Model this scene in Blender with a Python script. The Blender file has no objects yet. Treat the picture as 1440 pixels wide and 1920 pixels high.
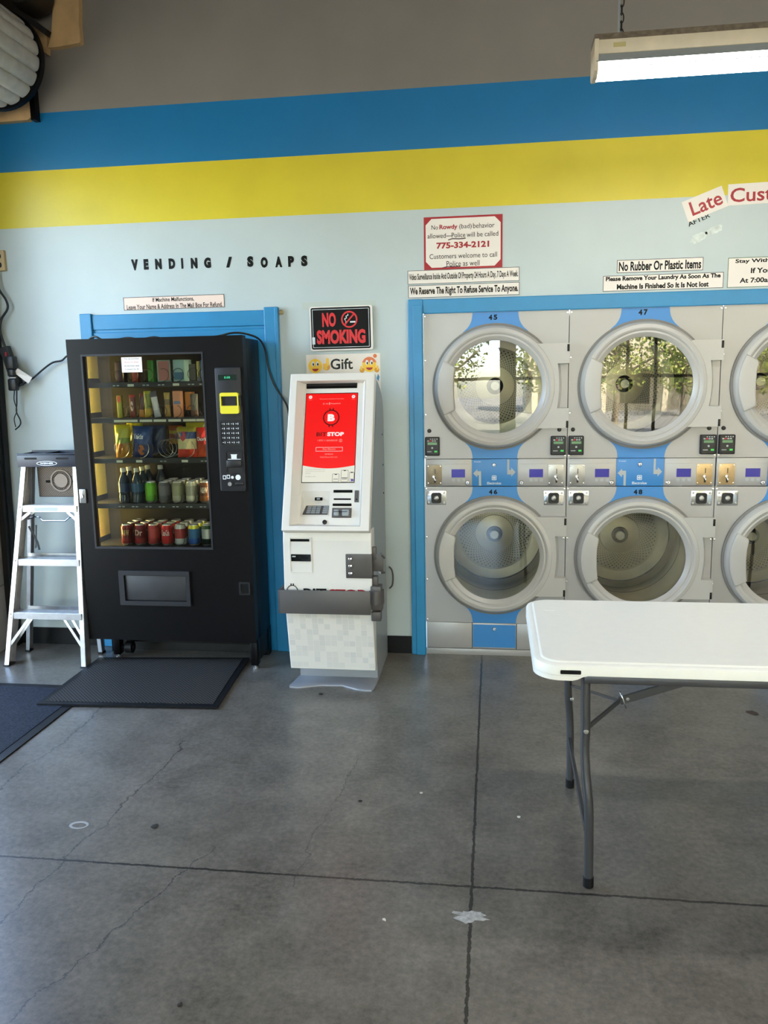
import bpy, bmesh, math, random
from mathutils import Matrix, Vector
random.seed(7)
D = bpy.data
SC = bpy.context.scene
COL = SC.collection
PI = math.pi

# ------------------------------------------------------------------ camera
cam_d = D.cameras.new('camera')
cam = D.objects.new('camera', cam_d)
COL.objects.link(cam)
CR, CU, CF = (0.99093035, 0.13312871, -0.0182697), (-0.0036382, 0.16248925, 0.98670361), (-0.1343272, 0.97768809, -0.16149988)
cam.matrix_world = Matrix(((CR[0], CU[0], -CF[0], 0), (CR[1], CU[1], -CF[1], 0), (CR[2], CU[2], -CF[2], 1.6), (0, 0, 0, 1)))
cam_d.sensor_fit = 'VERTICAL'
cam_d.sensor_height = 24.0
cam_d.lens = 24.0 * 1516.25 / 1920
cam_d.clip_start = 0.02
SC.camera = cam

# ------------------------------------------------------------------ world, sun, portals, exposure
SC.view_settings.view_transform = 'Standard'
SC.view_settings.look = 'None'
SC.view_settings.gamma = 1.0
SC.view_settings.use_curve_mapping = False
SC.view_settings.exposure = 2.22
SKY_STRENGTH = 0.62
SKY_TINT = (1.0, 0.985, 0.965, 1.0)
SUN_ENERGY = 14.0
LAMP_STRENGTH = 39.0
EMIT = 2.0 ** -SC.view_settings.exposure
w = D.worlds.new('sky')
SC.world = w
w.use_nodes = True
wn = w.node_tree
wn.nodes.clear()
sky = wn.nodes.new('ShaderNodeTexSky')
sky.sky_type = 'NISHITA'
sky.sun_disc = False
sky.sun_elevation = math.radians(50)
sky.sun_rotation = math.radians(60)
sky.air_density = 1.0
sky.dust_density = 1.2
bg = wn.nodes.new('ShaderNodeBackground')
bg.inputs['Strength'].default_value = SKY_STRENGTH
wo = wn.nodes.new('ShaderNodeOutputWorld')
tint = wn.nodes.new('ShaderNodeMix')
tint.data_type = 'RGBA'
tint.blend_type = 'MULTIPLY'
tint.inputs['Factor'].default_value = 1.0
tint.inputs['B'].default_value = SKY_TINT
wn.links.new(sky.outputs[0], tint.inputs['A'])
wn.links.new(tint.outputs['Result'], bg.inputs[0])
wn.links.new(bg.outputs[0], wo.inputs[0])
sun_d = D.lights.new('sun', 'SUN')
sun_d.energy = SUN_ENERGY
sun_d.angle = math.radians(1.0)
sun_d.color = (1.0, 0.93, 0.8)
sun = D.objects.new('sun', sun_d)
COL.objects.link(sun)
sd = Vector((0.55, 0.75, 1.15)).normalized()
sun.rotation_euler = sd.to_track_quat('Z', 'Y').to_euler()
sun.location = (6, 9, 14)


def portal(name, loc, nrm, sx, sy):
    l = D.lights.new(name, 'AREA')
    l.shape = 'RECTANGLE'
    l.size, l.size_y = sx, sy
    l.cycles.is_portal = True
    o = D.objects.new(name, l)
    COL.objects.link(o)
    o.location = loc
    o.rotation_euler = (-Vector(nrm)).to_track_quat('Z', 'Y').to_euler()


W = 4.568          # wall plane
XL = -2.98         # inner face of the left wall
XR = 7.0
YF = -2.6          # front wall, behind the camera
ZC = 4.4
portal('doorway_portal', (XL - 0.1, 3.25, 1.45), (1, 0, 0), 1.75, 2.9)
portal('storefront_portal', (2.0, YF - 0.06, 1.65), (0, 1, 0), 9.0, 2.9)


# ------------------------------------------------------------------ helpers
def lin(c):
    c = c / 255.0
    return c / 12.92 if c <= 0.04045 else ((c + 0.055) / 1.055) ** 2.4


def rgb(t):
    return (lin(t[0]), lin(t[1]), lin(t[2]), 1.0)


def mat(name, col, rough=0.5, metal=0.0, var=0.0, vscale=8.0, bump=0.0, bscale=60.0, emit=None, estr=1.0, spec=0.5, coat=0.0):
    m = D.materials.new(name)
    m.use_nodes = True
    nt = m.node_tree
    b = nt.nodes['Principled BSDF']
    b.inputs['Base Color'].default_value = rgb(col)
    b.inputs['Roughness'].default_value = rough
    b.inputs['Metallic'].default_value = metal
    b.inputs['Specular IOR Level'].default_value = spec
    b.inputs['Coat Weight'].default_value = coat
    if emit:
        b.inputs['Emission Color'].default_value = rgb(emit)
        b.inputs['Emission Strength'].default_value = estr * EMIT
    if var or bump:
        tc = nt.nodes.new('ShaderNodeTexCoord')
    if var:
        n = nt.nodes.new('ShaderNodeTexNoise')
        n.inputs['Scale'].default_value = vscale
        n.inputs['Detail'].default_value = 6
        nt.links.new(tc.outputs['Object'], n.inputs['Vector'])
        r = nt.nodes.new('ShaderNodeMapRange')
        r.inputs['From Min'].default_value = 0.3
        r.inputs['From Max'].default_value = 0.7
        r.inputs['To Min'].default_value = 1 - var
        r.inputs['To Max'].default_value = 1 + var
        nt.links.new(n.outputs['Fac'], r.inputs['Value'])
        mx = nt.nodes.new('ShaderNodeVectorMath')
        mx.operation = 'SCALE'
        mx.inputs[0].default_value = rgb(col)[:3]
        nt.links.new(r.outputs[0], mx.inputs['Scale'])
        nt.links.new(mx.outputs[0], b.inputs['Base Color'])
    if bump:
        n2 = nt.nodes.new('ShaderNodeTexNoise')
        n2.inputs['Scale'].default_value = bscale
        n2.inputs['Detail'].default_value = 4
        nt.links.new(tc.outputs['Object'], n2.inputs['Vector'])
        bp = nt.nodes.new('ShaderNodeBump')
        bp.inputs['Strength'].default_value = bump
        bp.inputs['Distance'].default_value = 0.004
        nt.links.new(n2.outputs['Fac'], bp.inputs['Height'])
        nt.links.new(bp.outputs[0], b.inputs['Normal'])
    return m


def glass_mat(name, tint=(255, 255, 255), ior=1.5, rough=0.0, dim=1.0):
    m = D.materials.new(name)
    m.use_nodes = True
    nt = m.node_tree
    nt.nodes.clear()
    o = nt.nodes.new('ShaderNodeOutputMaterial')
    t = nt.nodes.new('ShaderNodeBsdfTransparent')
    c = rgb(tint)
    t.inputs[0].default_value = (c[0] * dim, c[1] * dim, c[2] * dim, 1)
    g = nt.nodes.new('ShaderNodeBsdfGlossy')
    g.inputs['Roughness'].default_value = rough
    f = nt.nodes.new('ShaderNodeFresnel')
    f.inputs['IOR'].default_value = ior
    mx = nt.nodes.new('ShaderNodeMixShader')
    nt.links.new(f.outputs[0], mx.inputs[0])
    nt.links.new(t.outputs[0], mx.inputs[1])
    nt.links.new(g.outputs[0], mx.inputs[2])
    nt.links.new(mx.outputs[0], o.inputs[0])
    return m


def NB():
    return bmesh.new()


def box(bm, x0, x1, y0, y1, z0, z1, bev=0.0, mi=0, seg=2):
    t = bmesh.new()
    v = [t.verts.new((x, y, z)) for x in (x0, x1) for y in (y0, y1) for z in (z0, z1)]
    for f in ((0, 1, 3, 2), (4, 6, 7, 5), (0, 4, 5, 1), (2, 3, 7, 6), (0, 2, 6, 4), (1, 5, 7, 3)):
        t.faces.new([v[i] for i in f])
    if bev:
        bmesh.ops.bevel(t, geom=t.edges[:], offset=bev, segments=seg, affect='EDGES', profile=0.5)
    bmesh.ops.recalc_face_normals(t, faces=t.faces)
    merge(bm, t, mi)


def merge(bm, t, mi=None, M=None):
    mp = {}
    for v in t.verts:
        mp[v] = bm.verts.new(M @ v.co if M is not None else v.co)
    for f in t.faces:
        try:
            nf = bm.faces.new([mp[v] for v in f.verts])
            nf.material_index = f.material_index if mi is None else mi
        except ValueError:
            pass
    t.free()


def frame(o, u=(1, 0, 0), v=(0, 0, 1), n=(0, -1, 0)):
    """local (u, v, w) axes to world; w points at the viewer's side of a wall"""
    return Matrix(((u[0], v[0], n[0], o[0]), (u[1], v[1], n[1], o[1]), (u[2], v[2], n[2], o[2]), (0, 0, 0, 1)))


def face_y(y, x=0.0, z=0.0):
    return frame((x, y, z))


def prism(bm, pts, d0, d1, M=None, mi=0, bev=0.0, seg=2):
    """polygon pts (u, v) extruded along w from d0 to d1"""
    t = bmesh.new()
    a = [t.verts.new((p[0], p[1], d0)) for p in pts]
    b = [t.verts.new((p[0], p[1], d1)) for p in pts]
    n = len(pts)
    t.faces.new(a[::-1])
    top = t.faces.new(b)
    for i in range(n):
        t.faces.new((a[i], a[(i + 1) % n], b[(i + 1) % n], b[i]))
    bmesh.ops.recalc_face_normals(t, faces=t.faces)
    if bev:
        bmesh.ops.bevel(t, geom=[e for e in top.edges], offset=bev, segments=seg, affect='EDGES', profile=0.5)
    merge(bm, t, mi, M)


def ring_prism(bm, outer, inner, d0, d1, M=None, mi=0):
    """frame between two matching point loops"""
    t = bmesh.new()
    n = len(outer)
    L = [[t.verts.new((p[0], p[1], d)) for p in loop] for loop in (outer, inner) for d in (d0, d1)]
    o0, o1, i0, i1 = L
    for k in range(n):
        j = (k + 1) % n
        t.faces.new((o1[k], o1[j], i1[j], i1[k]))
        t.faces.new((o0[j], o0[k], i0[k], i0[j]))
        t.faces.new((o0[k], o0[j], o1[j], o1[k]))
        t.faces.new((i0[j], i0[k], i1[k], i1[j]))
    bmesh.ops.recalc_face_normals(t, faces=t.faces)
    merge(bm, t, mi, M)


def rect(x0, x1, z0, z1):
    return [(x0, z0), (x1, z0), (x1, z1), (x0, z1)]


def rrect(x0, x1, z0, z1, r, seg=5):
    p = []
    for cx, cz, a in ((x1 - r, z0 + r, -90), (x1 - r, z1 - r, 0), (x0 + r, z1 - r, 90), (x0 + r, z0 + r, 180)):
        for i in range(seg + 1):
            t = math.radians(a + 90 * i / seg)
            p.append((cx + r * math.cos(t), cz + r * math.sin(t)))
    return p


def circ(cx, cz, r, n=32, a0=0.0, a1=360.0):
    full = abs(a1 - a0) >= 360
    m = n if full else n + 1
    return [(cx + r * math.cos(math.radians(a0 + (a1 - a0) * i / n)), cz + r * math.sin(math.radians(a0 + (a1 - a0) * i / n))) for i in range(m)]


def lathe(bm, prof, M, seg=48, mi=0, cap0=False, cap1=False, mis=None):
    """profile of (r, w) turned about the local w axis"""
    t = bmesh.new()
    rows = []
    for r, wv in prof:
        if r < 1e-6:
            rows.append([t.verts.new((0, 0, wv))])
        else:
            rows.append([t.verts.new((r * math.cos(2 * PI * k / seg), r * math.sin(2 * PI * k / seg), wv)) for k in range(seg)])
    for i in range(len(rows) - 1):
        A, B = rows[i], rows[i + 1]
        for k in range(seg):
            j = (k + 1) % seg
            if len(A) == 1 and len(B) == 1:
                continue
            if len(A) == 1:
                f = t.faces.new((A[0], B[j], B[k]))
            elif len(B) == 1:
                f = t.faces.new((A[k], A[j], B[0]))
            else:
                f = t.faces.new((A[k], A[j], B[j], B[k]))
            f.material_index = mis[i] if mis else mi
    if cap0 and len(rows[0]) > 1:
        t.faces.new(rows[0]).material_index = mis[0] if mis else mi
    if cap1 and len(rows[-1]) > 1:
        t.faces.new(rows[-1]).material_index = mis[-1] if mis else mi
    bmesh.ops.recalc_face_normals(t, faces=t.faces)
    merge(bm, t, None, M)


def axis_frame(p, d):
    d = Vector(d).normalized()
    u = d.orthogonal().normalized()
    v = d.cross(u)
    return Matrix(((u.x, v.x, d.x, p[0]), (u.y, v.y, d.y, p[1]), (u.z, v.z, d.z, p[2]), (0, 0, 0, 1)))


def cyl(bm, p0, p1, r, seg=20, mi=0, r1=None, bev=0.0):
    p0, p1 = Vector(p0), Vector(p1)
    L = (p1 - p0).length
    r1 = r if r1 is None else r1
    if bev:
        pr = [(r - bev, 0), (r, bev), (r1, L - bev), (r1 - bev, L)]
    else:
        pr = [(r, 0), (r1, L)]
    lathe(bm, pr, axis_frame(p0, p1 - p0), seg, mi, True, True)


def tube(bm, pts, r, seg=8, mi=0, smooth_n=0, closed=False):
    P = [Vector(p) for p in pts]
    if smooth_n:
        Q = []
        n = len(P)
        for i in range(n - 1):
            a, b, c, d = P[max(i - 1, 0)], P[i], P[i + 1], P[min(i + 2, n - 1)]
            for k in range(smooth_n):
                s = k / smooth_n
                Q.append(0.5 * ((2 * b) + (c - a) * s + (2 * a - 5 * b + 4 * c - d) * s * s + (3 * b - a - 3 * c + d) * s ** 3))
        Q.append(P[-1])
        P = Q
    t = bmesh.new()
    rows = []
    up = None
    n = len(P)
    for i, p in enumerate(P):
        if closed:
            d = P[(i + 1) % n] - P[i - 1]
        else:
            d = P[min(i + 1, n - 1)] - P[max(i - 1, 0)]
        d.normalize()
        if up is None:
            up = d.orthogonal().normalized()
        up = (up - d * up.dot(d)).normalized()
        s = d.cross(up)
        rows.append([t.verts.new(p + r * (math.cos(2 * PI * k / seg) * up + math.sin(2 * PI * k / seg) * s)) for k in range(seg)])
    m = n if closed else n - 1
    for i in range(m):
        A, B = rows[i], rows[(i + 1) % n]
        for k in range(seg):
            t.faces.new((A[k], A[(k + 1) % seg], B[(k + 1) % seg], B[k]))
    if not closed:
        t.faces.new(rows[0])
        t.faces.new(rows[-1])
    bmesh.ops.recalc_face_normals(t, faces=t.faces)
    merge(bm, t, mi)


def bar(bm, p0, p1, wd, th, side=(0, 1, 0), mi=0):
    """rectangular bar from p0 to p1; th is measured along `side`, wd across it"""
    p0, p1 = Vector(p0), Vector(p1)
    d = (p1 - p0).normalized()
    s = Vector(side)
    s = (s - d * s.dot(d)).normalized()
    u = d.cross(s)
    t = bmesh.new()
    v = [t.verts.new(p + u * a * wd / 2 + s * b * th / 2) for p in (p0, p1) for a, b in ((-1, -1), (1, -1), (1, 1), (-1, 1))]
    for f in ((0, 1, 2, 3), (7, 6, 5, 4), (0, 4, 5, 1), (1, 5, 6, 2), (2, 6, 7, 3), (3, 7, 4, 0)):
        t.faces.new([v[i] for i in f])
    bmesh.ops.recalc_face_normals(t, faces=t.faces)
    merge(bm, t, mi)


def obj(name, bm, mats, parent=None, smooth=True, kind=None, label=None):
    me = D.meshes.new(name)
    bm.to_mesh(me)
    bm.free()
    for m in (mats if isinstance(mats, (list, tuple)) else [mats]):
        me.materials.append(m)
    if smooth:
        for p in me.polygons:
            p.use_smooth = True
        me.set_sharp_from_angle(angle=math.radians(32))
    o = D.objects.new(name, me)
    COL.objects.link(o)
    if parent is not None:
        o.parent = parent
        M = Matrix.Identity(4)
        q = parent
        chain = []
        while q is not None:
            chain.append(q)
            q = q.parent
        for q in reversed(chain):
            M = M @ q.matrix_parent_inverse @ q.matrix_basis
        o.matrix_parent_inverse = M.inverted()
    if kind:
        o['kind'] = kind
    if label:
        o['label'] = label
    return o


def tag(o, label, cat, group=None):
    o['label'] = label
    o['category'] = cat
    if group:
        o['group'] = group
    return o


def thing(name, label, cat, loc=(0, 0, 0), group=None):
    o = D.objects.new(name, None)
    o.empty_display_size = 0.05
    COL.objects.link(o)
    o.location = loc
    return tag(o, label, cat, group)


def struct(name, bm, m, parent=None, smooth=False):
    o = obj(name, bm, m, parent, smooth)
    o['kind'] = 'structure'
    return o


def kids(o):
    return [c for c in D.objects if c.parent is o]


KIDS = {}


def dup(root, off, label, group=None):
    def cp(o, par):
        c = o.copy()
        COL.objects.link(c)
        if par is not None:
            c.parent = par
            c.matrix_parent_inverse = o.matrix_parent_inverse
        for k in kids(o):
            cp(k, c)
        return c
    r = cp(root, None)
    r.location = Vector(root.location) + Vector(off)
    r['label'] = label
    if group:
        r['group'] = group
    return r


TXT = {}


def text_bm(s, bold=0.0):
    key = (s, bold)
    if key not in TXT:
        cu = D.curves.new('lettering', 'FONT')
        cu.body = s
        cu.align_x = 'LEFT'
        cu.offset = bold
        cu.resolution_u = 3
        o = D.objects.new('lettering', cu)
        COL.objects.link(o)
        dg = bpy.context.evaluated_depsgraph_get()
        me = D.meshes.new_from_object(o.evaluated_get(dg))
        vs = [(v.co.x, v.co.y) for v in me.vertices]
        fs = [list(p.vertices) for p in me.polygons]
        D.objects.remove(o)
        D.curves.remove(cu)
        D.meshes.remove(me)
        TXT[key] = (vs, fs)
    return TXT[key]


def text(bm, s, x0, x1, z0, z1, d, M, bold=0.0, mi=0, rot=0.0, thick=0.0):
    """lettering fitted to a box on the local (u, v) plane, standing d in front of it"""
    vs, fs = text_bm(s, bold)
    if not vs:
        return
    ax, bx = min(v[0] for v in vs), max(v[0] for v in vs)
    ay, by = min(v[1] for v in vs), max(v[1] for v in vs)
    sx = (x1 - x0) / max(bx - ax, 1e-6)
    sy = (z1 - z0) / max(by - ay, 1e-6)
    cx, cz = (x0 + x1) / 2, (z0 + z1) / 2
    c, sn = math.cos(rot), math.sin(rot)
    t = bmesh.new()
    vv = []
    for v in vs:
        px, pz = x0 + (v[0] - ax) * sx - cx, z0 + (v[1] - ay) * sy - cz
        vv.append(t.verts.new((cx + c * px - sn * pz, cz + sn * px + c * pz, d)))
    for f in fs:
        try:
            t.faces.new([vv[i] for i in f])
        except ValueError:
            pass
    if thick:
        g = bmesh.ops.extrude_face_region(t, geom=t.faces[:])
        bmesh.ops.translate(t, verts=[e for e in g['geom'] if isinstance(e, bmesh.types.BMVert)], vec=(0, 0, thick))
    bmesh.ops.recalc_face_normals(t, faces=t.faces)
    merge(bm, t, mi, M)


# ------------------------------------------------------------------ materials
M_ = {}
M_['wall_light'] = mat('wall_light_paint', (187, 200, 201), 0.42, var=0.035, vscale=3, bump=0.12, bscale=90)
M_['wall_yellow'] = mat('wall_yellow_paint', (212, 196, 40), 0.4, var=0.05, vscale=4, bump=0.1, bscale=90)
M_['wall_blue'] = mat('wall_blue_paint', (8, 115, 170), 0.4, var=0.05, vscale=4, bump=0.1, bscale=90)
M_['wall_grey'] = mat('wall_grey_paint', (131, 125, 117), 0.55, var=0.05, vscale=3, bump=0.1, bscale=90)
M_['white_paint'] = mat('plain_white_paint', (214, 212, 206), 0.6)
M_['ceiling'] = mat('ceiling_paint', (150, 146, 140), 0.8)
M_['trim_blue'] = mat('trim_blue_paint', (34, 134, 186), 0.35, var=0.06, vscale=6, bump=0.1, bscale=50)
M_['black_rubber'] = mat('black_rubber', (12, 12, 13), 0.55, spec=0.3)
M_['black_paint'] = mat('black_satin_paint', (7, 6, 7), 0.36, var=0.25, vscale=20, bump=0.05, bscale=160, spec=0.18)
M_['black_plastic'] = mat('black_plastic', (15, 15, 16), 0.4)
M_['dark_steel'] = mat('dark_steel', (38, 37, 36), 0.5, 0.6, var=0.2, vscale=14)
M_['panel_grey'] = mat('panel_dark_grey', (36, 36, 39), 0.45, spec=0.3)
M_['alu'] = mat('brushed_aluminium', (190, 190, 192), 0.36, 0.85, var=0.1, vscale=25)
M_['chrome'] = mat('chrome', (215, 215, 215), 0.15, 1.0)
M_['steel'] = mat('galvanised_steel', (170, 170, 168), 0.35, 0.9, var=0.12, vscale=18)
M_['dryer'] = mat('dryer_grey_enamel', (168, 167, 166), 0.33, 0.2, var=0.02, vscale=5, bump=0.05, bscale=240)
M_['dryer_plastic'] = mat('dryer_door_plastic', (184, 182, 177), 0.3, 0.0)
M_['dryer_seal'] = mat('dryer_door_seal', (122, 120, 116), 0.6)
M_['dryer_blue'] = mat('dryer_blue_panel', (58, 134, 202), 0.35)
M_['white_print'] = mat('white_print', (225, 230, 232), 0.5)
M_['grey_print'] = mat('grey_print', (176, 182, 182), 0.5)
M_['black_print'] = mat('black_print', (5, 5, 6), 0.5, spec=0.2)
M_['red_print'] = mat('red_print', (165, 14, 32), 0.45)
M_['bright_red'] = mat('bright_red_print', (216, 22, 34), 0.4)
M_['paper'] = mat('white_paper', (235, 228, 220), 0.55)
M_['paper_edge'] = mat('paper_border', (45, 45, 50), 0.55)
M_['white_plastic'] = mat('table_white_plastic', (238, 238, 231), 0.38, var=0.012, vscale=30, bump=0.05, bscale=300)
M_['leg_grey'] = mat('leg_grey_powder_coat', (74, 74, 76), 0.4, 0.4)
M_['kiosk_white'] = mat('kiosk_white_enamel', (222, 218, 210), 0.35)
M_['kiosk_grey'] = mat('kiosk_side_grey', (146, 152, 154), 0.4, 0.1)
M_['kiosk_base'] = mat('kiosk_base_grey', (150, 152, 156), 0.4, 0.3)
M_['bracket'] = mat('bracket_grey', (88, 84, 82), 0.42, 0.2)
M_['tan_wood'] = mat('plywood', (202, 166, 116), 0.7, var=0.15, vscale=10)
M_['shutter'] = mat('shutter_slat', (206, 203, 196), 0.45, 0.2, var=0.1, vscale=20)
M_['beige'] = mat('beige_plastic', (186, 164, 120), 0.5)
M_['cord'] = mat('black_cord', (12, 12, 13), 0.45)
M_['carpet'] = mat('dark_carpet', (46, 49, 56), 0.95, var=0.35, vscale=90, bump=0.6, bscale=300, spec=0.1)
M_['yellow_plastic'] = mat('yellow_plastic', (226, 214, 48), 0.35)
M_['side_yellow'] = mat('cream_yellow_liner', (255, 238, 140), 0.4)
M_['tray'] = mat('tray_dark', (50, 50, 50), 0.5, 0.3)
M_['wire'] = mat('coil_wire', (58, 58, 60), 0.3, 0.7)
M_['tag_white'] = mat('white_label', (232, 230, 205), 0.5)
M_['machine_inside'] = mat('machine_inside', (15, 15, 17), 0.6, spec=0.2)
M_['pane'] = glass_mat('clear_pane', ior=1.5)
M_['machine_glass'] = glass_mat('machine_pane', (235, 240, 238), ior=1.45)
M_['dryer_glass'] = glass_mat('dryer_pane', (226, 226, 218), ior=2.05)
M_['tube_light'] = mat('lit_diffuser', (255, 255, 255), 0.5, emit=(255, 250, 241), estr=LAMP_STRENGTH)
M_['lcd_green'] = mat('green_display', (60, 80, 60), 0.3, emit=(110, 160, 105), estr=0.6)
M_['lcd_blue'] = mat('blue_display', (10, 10, 60), 0.3, emit=(40, 34, 160), estr=0.7)
M_['vfd'] = mat('dark_green_display', (6, 22, 18), 0.25, emit=(6, 40, 30), estr=0.5)
M_['vfd_text'] = mat('green_glow_text', (60, 200, 140), 0.4, emit=(70, 200, 150), estr=0.8)
M_['screen_red'] = mat('red_screen', (40, 0, 0), 0.3, emit=(252, 20, 18), estr=0.95)
M_['screen_white'] = mat('white_screen', (60, 60, 56), 0.3, emit=(240, 240, 222), estr=0.85)
M_['screen_text'] = mat('white_screen_text', (60, 60, 60), 0.3, emit=(255, 240, 236), estr=0.95)
M_['screen_dark'] = mat('dark_screen_text', (30, 0, 0), 0.3, emit=(70, 6, 8), estr=0.5)
M_['screen_pink'] = mat('pale_red_screen_text', (60, 0, 0), 0.3, emit=(255, 150, 140), estr=0.9)
M_['screen_grey'] = mat('grey_screen_text', (40, 40, 40), 0.3, emit=(150, 150, 145), estr=0.8)
M_['gloss_black'] = mat('gloss_black_window', (10, 11, 10), 0.08)
M_['drum'] = mat('drum_steel', (176, 168, 150), 0.3, 0.75, var=0.08, vscale=7)
M_['hub_black'] = mat('hub_black', (24, 24, 24), 0.5)


# concrete floor with joints, cracks, stains
def floor_material():
    m = D.materials.new('polished_concrete')
    m.use_nodes = True
    nt = m.node_tree
    N, L = nt.nodes, nt.links
    b = N['Principled BSDF']
    tc = N.new('ShaderNodeTexCoord')
    sep = N.new('ShaderNodeSeparateXYZ')
    L.new(tc.outputs['Object'], sep.inputs[0])

    def val(x):
        return x

    def math_(op, a, c=None, clamp=False):
        n = N.new('ShaderNodeMath')
        n.operation = op
        n.use_clamp = clamp
        for i, q in enumerate((a, c)):
            if q is None:
                continue
            if isinstance(q, (int, float)):
                n.inputs[i].default_value = q
            else:
                L.new(q, n.inputs[i])
        return n.outputs[0]

    def noise(scale, detail=6, rough=0.6, vec=None, dist=0.0):
        n = N.new('ShaderNodeTexNoise')
        n.inputs['Scale'].default_value = scale
        n.inputs['Detail'].default_value = detail
        n.inputs['Roughness'].default_value = rough
        n.inputs['Distortion'].default_value = dist
        L.new(vec or tc.outputs['Object'], n.inputs['Vector'])
        return n.outputs['Fac']

    big = noise(0.9, 5, 0.55)
    mid = noise(6, 8, 0.7)
    fine = noise(48, 6, 0.75)
    k = math_('ADD', math_('MULTIPLY', math_('SUBTRACT', big, 0.5), 0.75), math_('MULTIPLY', math_('SUBTRACT', mid, 0.5), 0.9))
    k = math_('ADD', k, math_('MULTIPLY', math_('SUBTRACT', fine, 0.5), 0.85))
    k = math_('ADD', k, 0.5, True)
    ramp = N.new('ShaderNodeValToRGB')
    e = ramp.color_ramp.elements
    e[0].position, e[0].color = 0.12, rgb((64, 59, 52))
    e[1].position, e[1].color = 0.88, rgb((134, 127, 116))
    L.new(k, ramp.inputs[0])
    wob = math_('MULTIPLY', math_('SUBTRACT', noise(7, 8, 0.75), 0.5), 0.035)
    wob2 = math_('MULTIPLY', math_('SUBTRACT', noise(2.2, 9, 0.7), 0.5), 0.24)
    edge = math_('ADD', math_('MULTIPLY', noise(55, 3, 0.7), 0.016), -0.003)

    def line(axis, pos, wid, lo=None, hi=None, other=None, wb=wob, slope=0.0):
        v = math_('SUBTRACT', axis, pos)
        if slope:
            v = math_('SUBTRACT', v, math_('MULTIPLY', other, slope))
        v = math_('ABSOLUTE', math_('ADD', v, wb))
        msk = math_('LESS_THAN', v, wid)
        if lo is not None:
            msk = math_('MULTIPLY', msk, math_('GREATER_THAN', other, lo))
            msk = math_('MULTIPLY', msk, math_('LESS_THAN', other, hi))
        return msk
    X, Y = sep.outputs[0], sep.outputs[1]
    tiny = math_('MULTIPLY', math_('SUBTRACT', noise(14, 6, 0.7), 0.5), 0.014)
    j = math_('MAXIMUM', line(X, -0.0645, edge, wb=tiny), line(Y, 2.363, edge, wb=tiny))
    cr = None
    for pos, wid, lo, hi, slope in ((-2.11, 0.003, 2.5, 3.65, 0.05), (-1.66, 0.0028, 1.75, 3.3, 0.09), (-1.75, 0.0026, 0.9, 2.5, 0.31), (-0.75, 0.0018, 2.3, 3.2, 0.05)):
        ln = line(X, pos, wid, lo, hi, Y, wob2, slope)
        cr = ln if cr is None else math_('MAXIMUM', cr, ln)
    lines = math_('MAXIMUM', j, math_('MULTIPLY', cr, 0.8))
    mixc = N.new('ShaderNodeMix')
    mixc.data_type = 'RGBA'
    L.new(math_('MULTIPLY', lines, 0.9), mixc.inputs['Factor'])
    L.new(ramp.outputs[0], mixc.inputs['A'])
    mixc.inputs['B'].default_value = rgb((30, 28, 26))
    # pale scuffs and dark spots
    sc = math_('MULTIPLY', math_('GREATER_THAN', noise(9, 6, 0.8), 0.71), 0.3)
    mix2 = N.new('ShaderNodeMix')
    mix2.data_type = 'RGBA'
    L.new(sc, mix2.inputs['Factor'])
    L.new(mixc.outputs['Result'], mix2.inputs['A'])
    mix2.inputs['B'].default_value = rgb((170, 168, 162))
    sp = math_('MULTIPLY', math_('GREATER_THAN', noise(24, 2, 0.5), 0.79), 0.0)
    mix3 = N.new('ShaderNodeMix')
    mix3.data_type = 'RGBA'
    L.new(sp, mix3.inputs['Factor'])
    L.new(mix2.outputs['Result'], mix3.inputs['A'])
    mix3.inputs['B'].default_value = rgb((52, 50, 48))
    L.new(mix3.outputs['Result'], b.inputs['Base Color'])
    b.inputs['Specular IOR Level'].default_value = 0.75
    rr = math_('ADD', math_('MULTIPLY', big, 0.1), 0.27)
    L.new(rr, b.inputs['Roughness'])
    bp = N.new('ShaderNodeBump')
    bp.inputs['Strength'].default_value = 0.25
    bp.inputs['Distance'].default_value = 0.003
    L.new(math_('SUBTRACT', math_('MULTIPLY', fine, 0.15), lines), bp.inputs['Height'])
    L.new(bp.outputs[0], b.inputs['Normal'])
    return m


M_['floor'] = floor_material()


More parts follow.
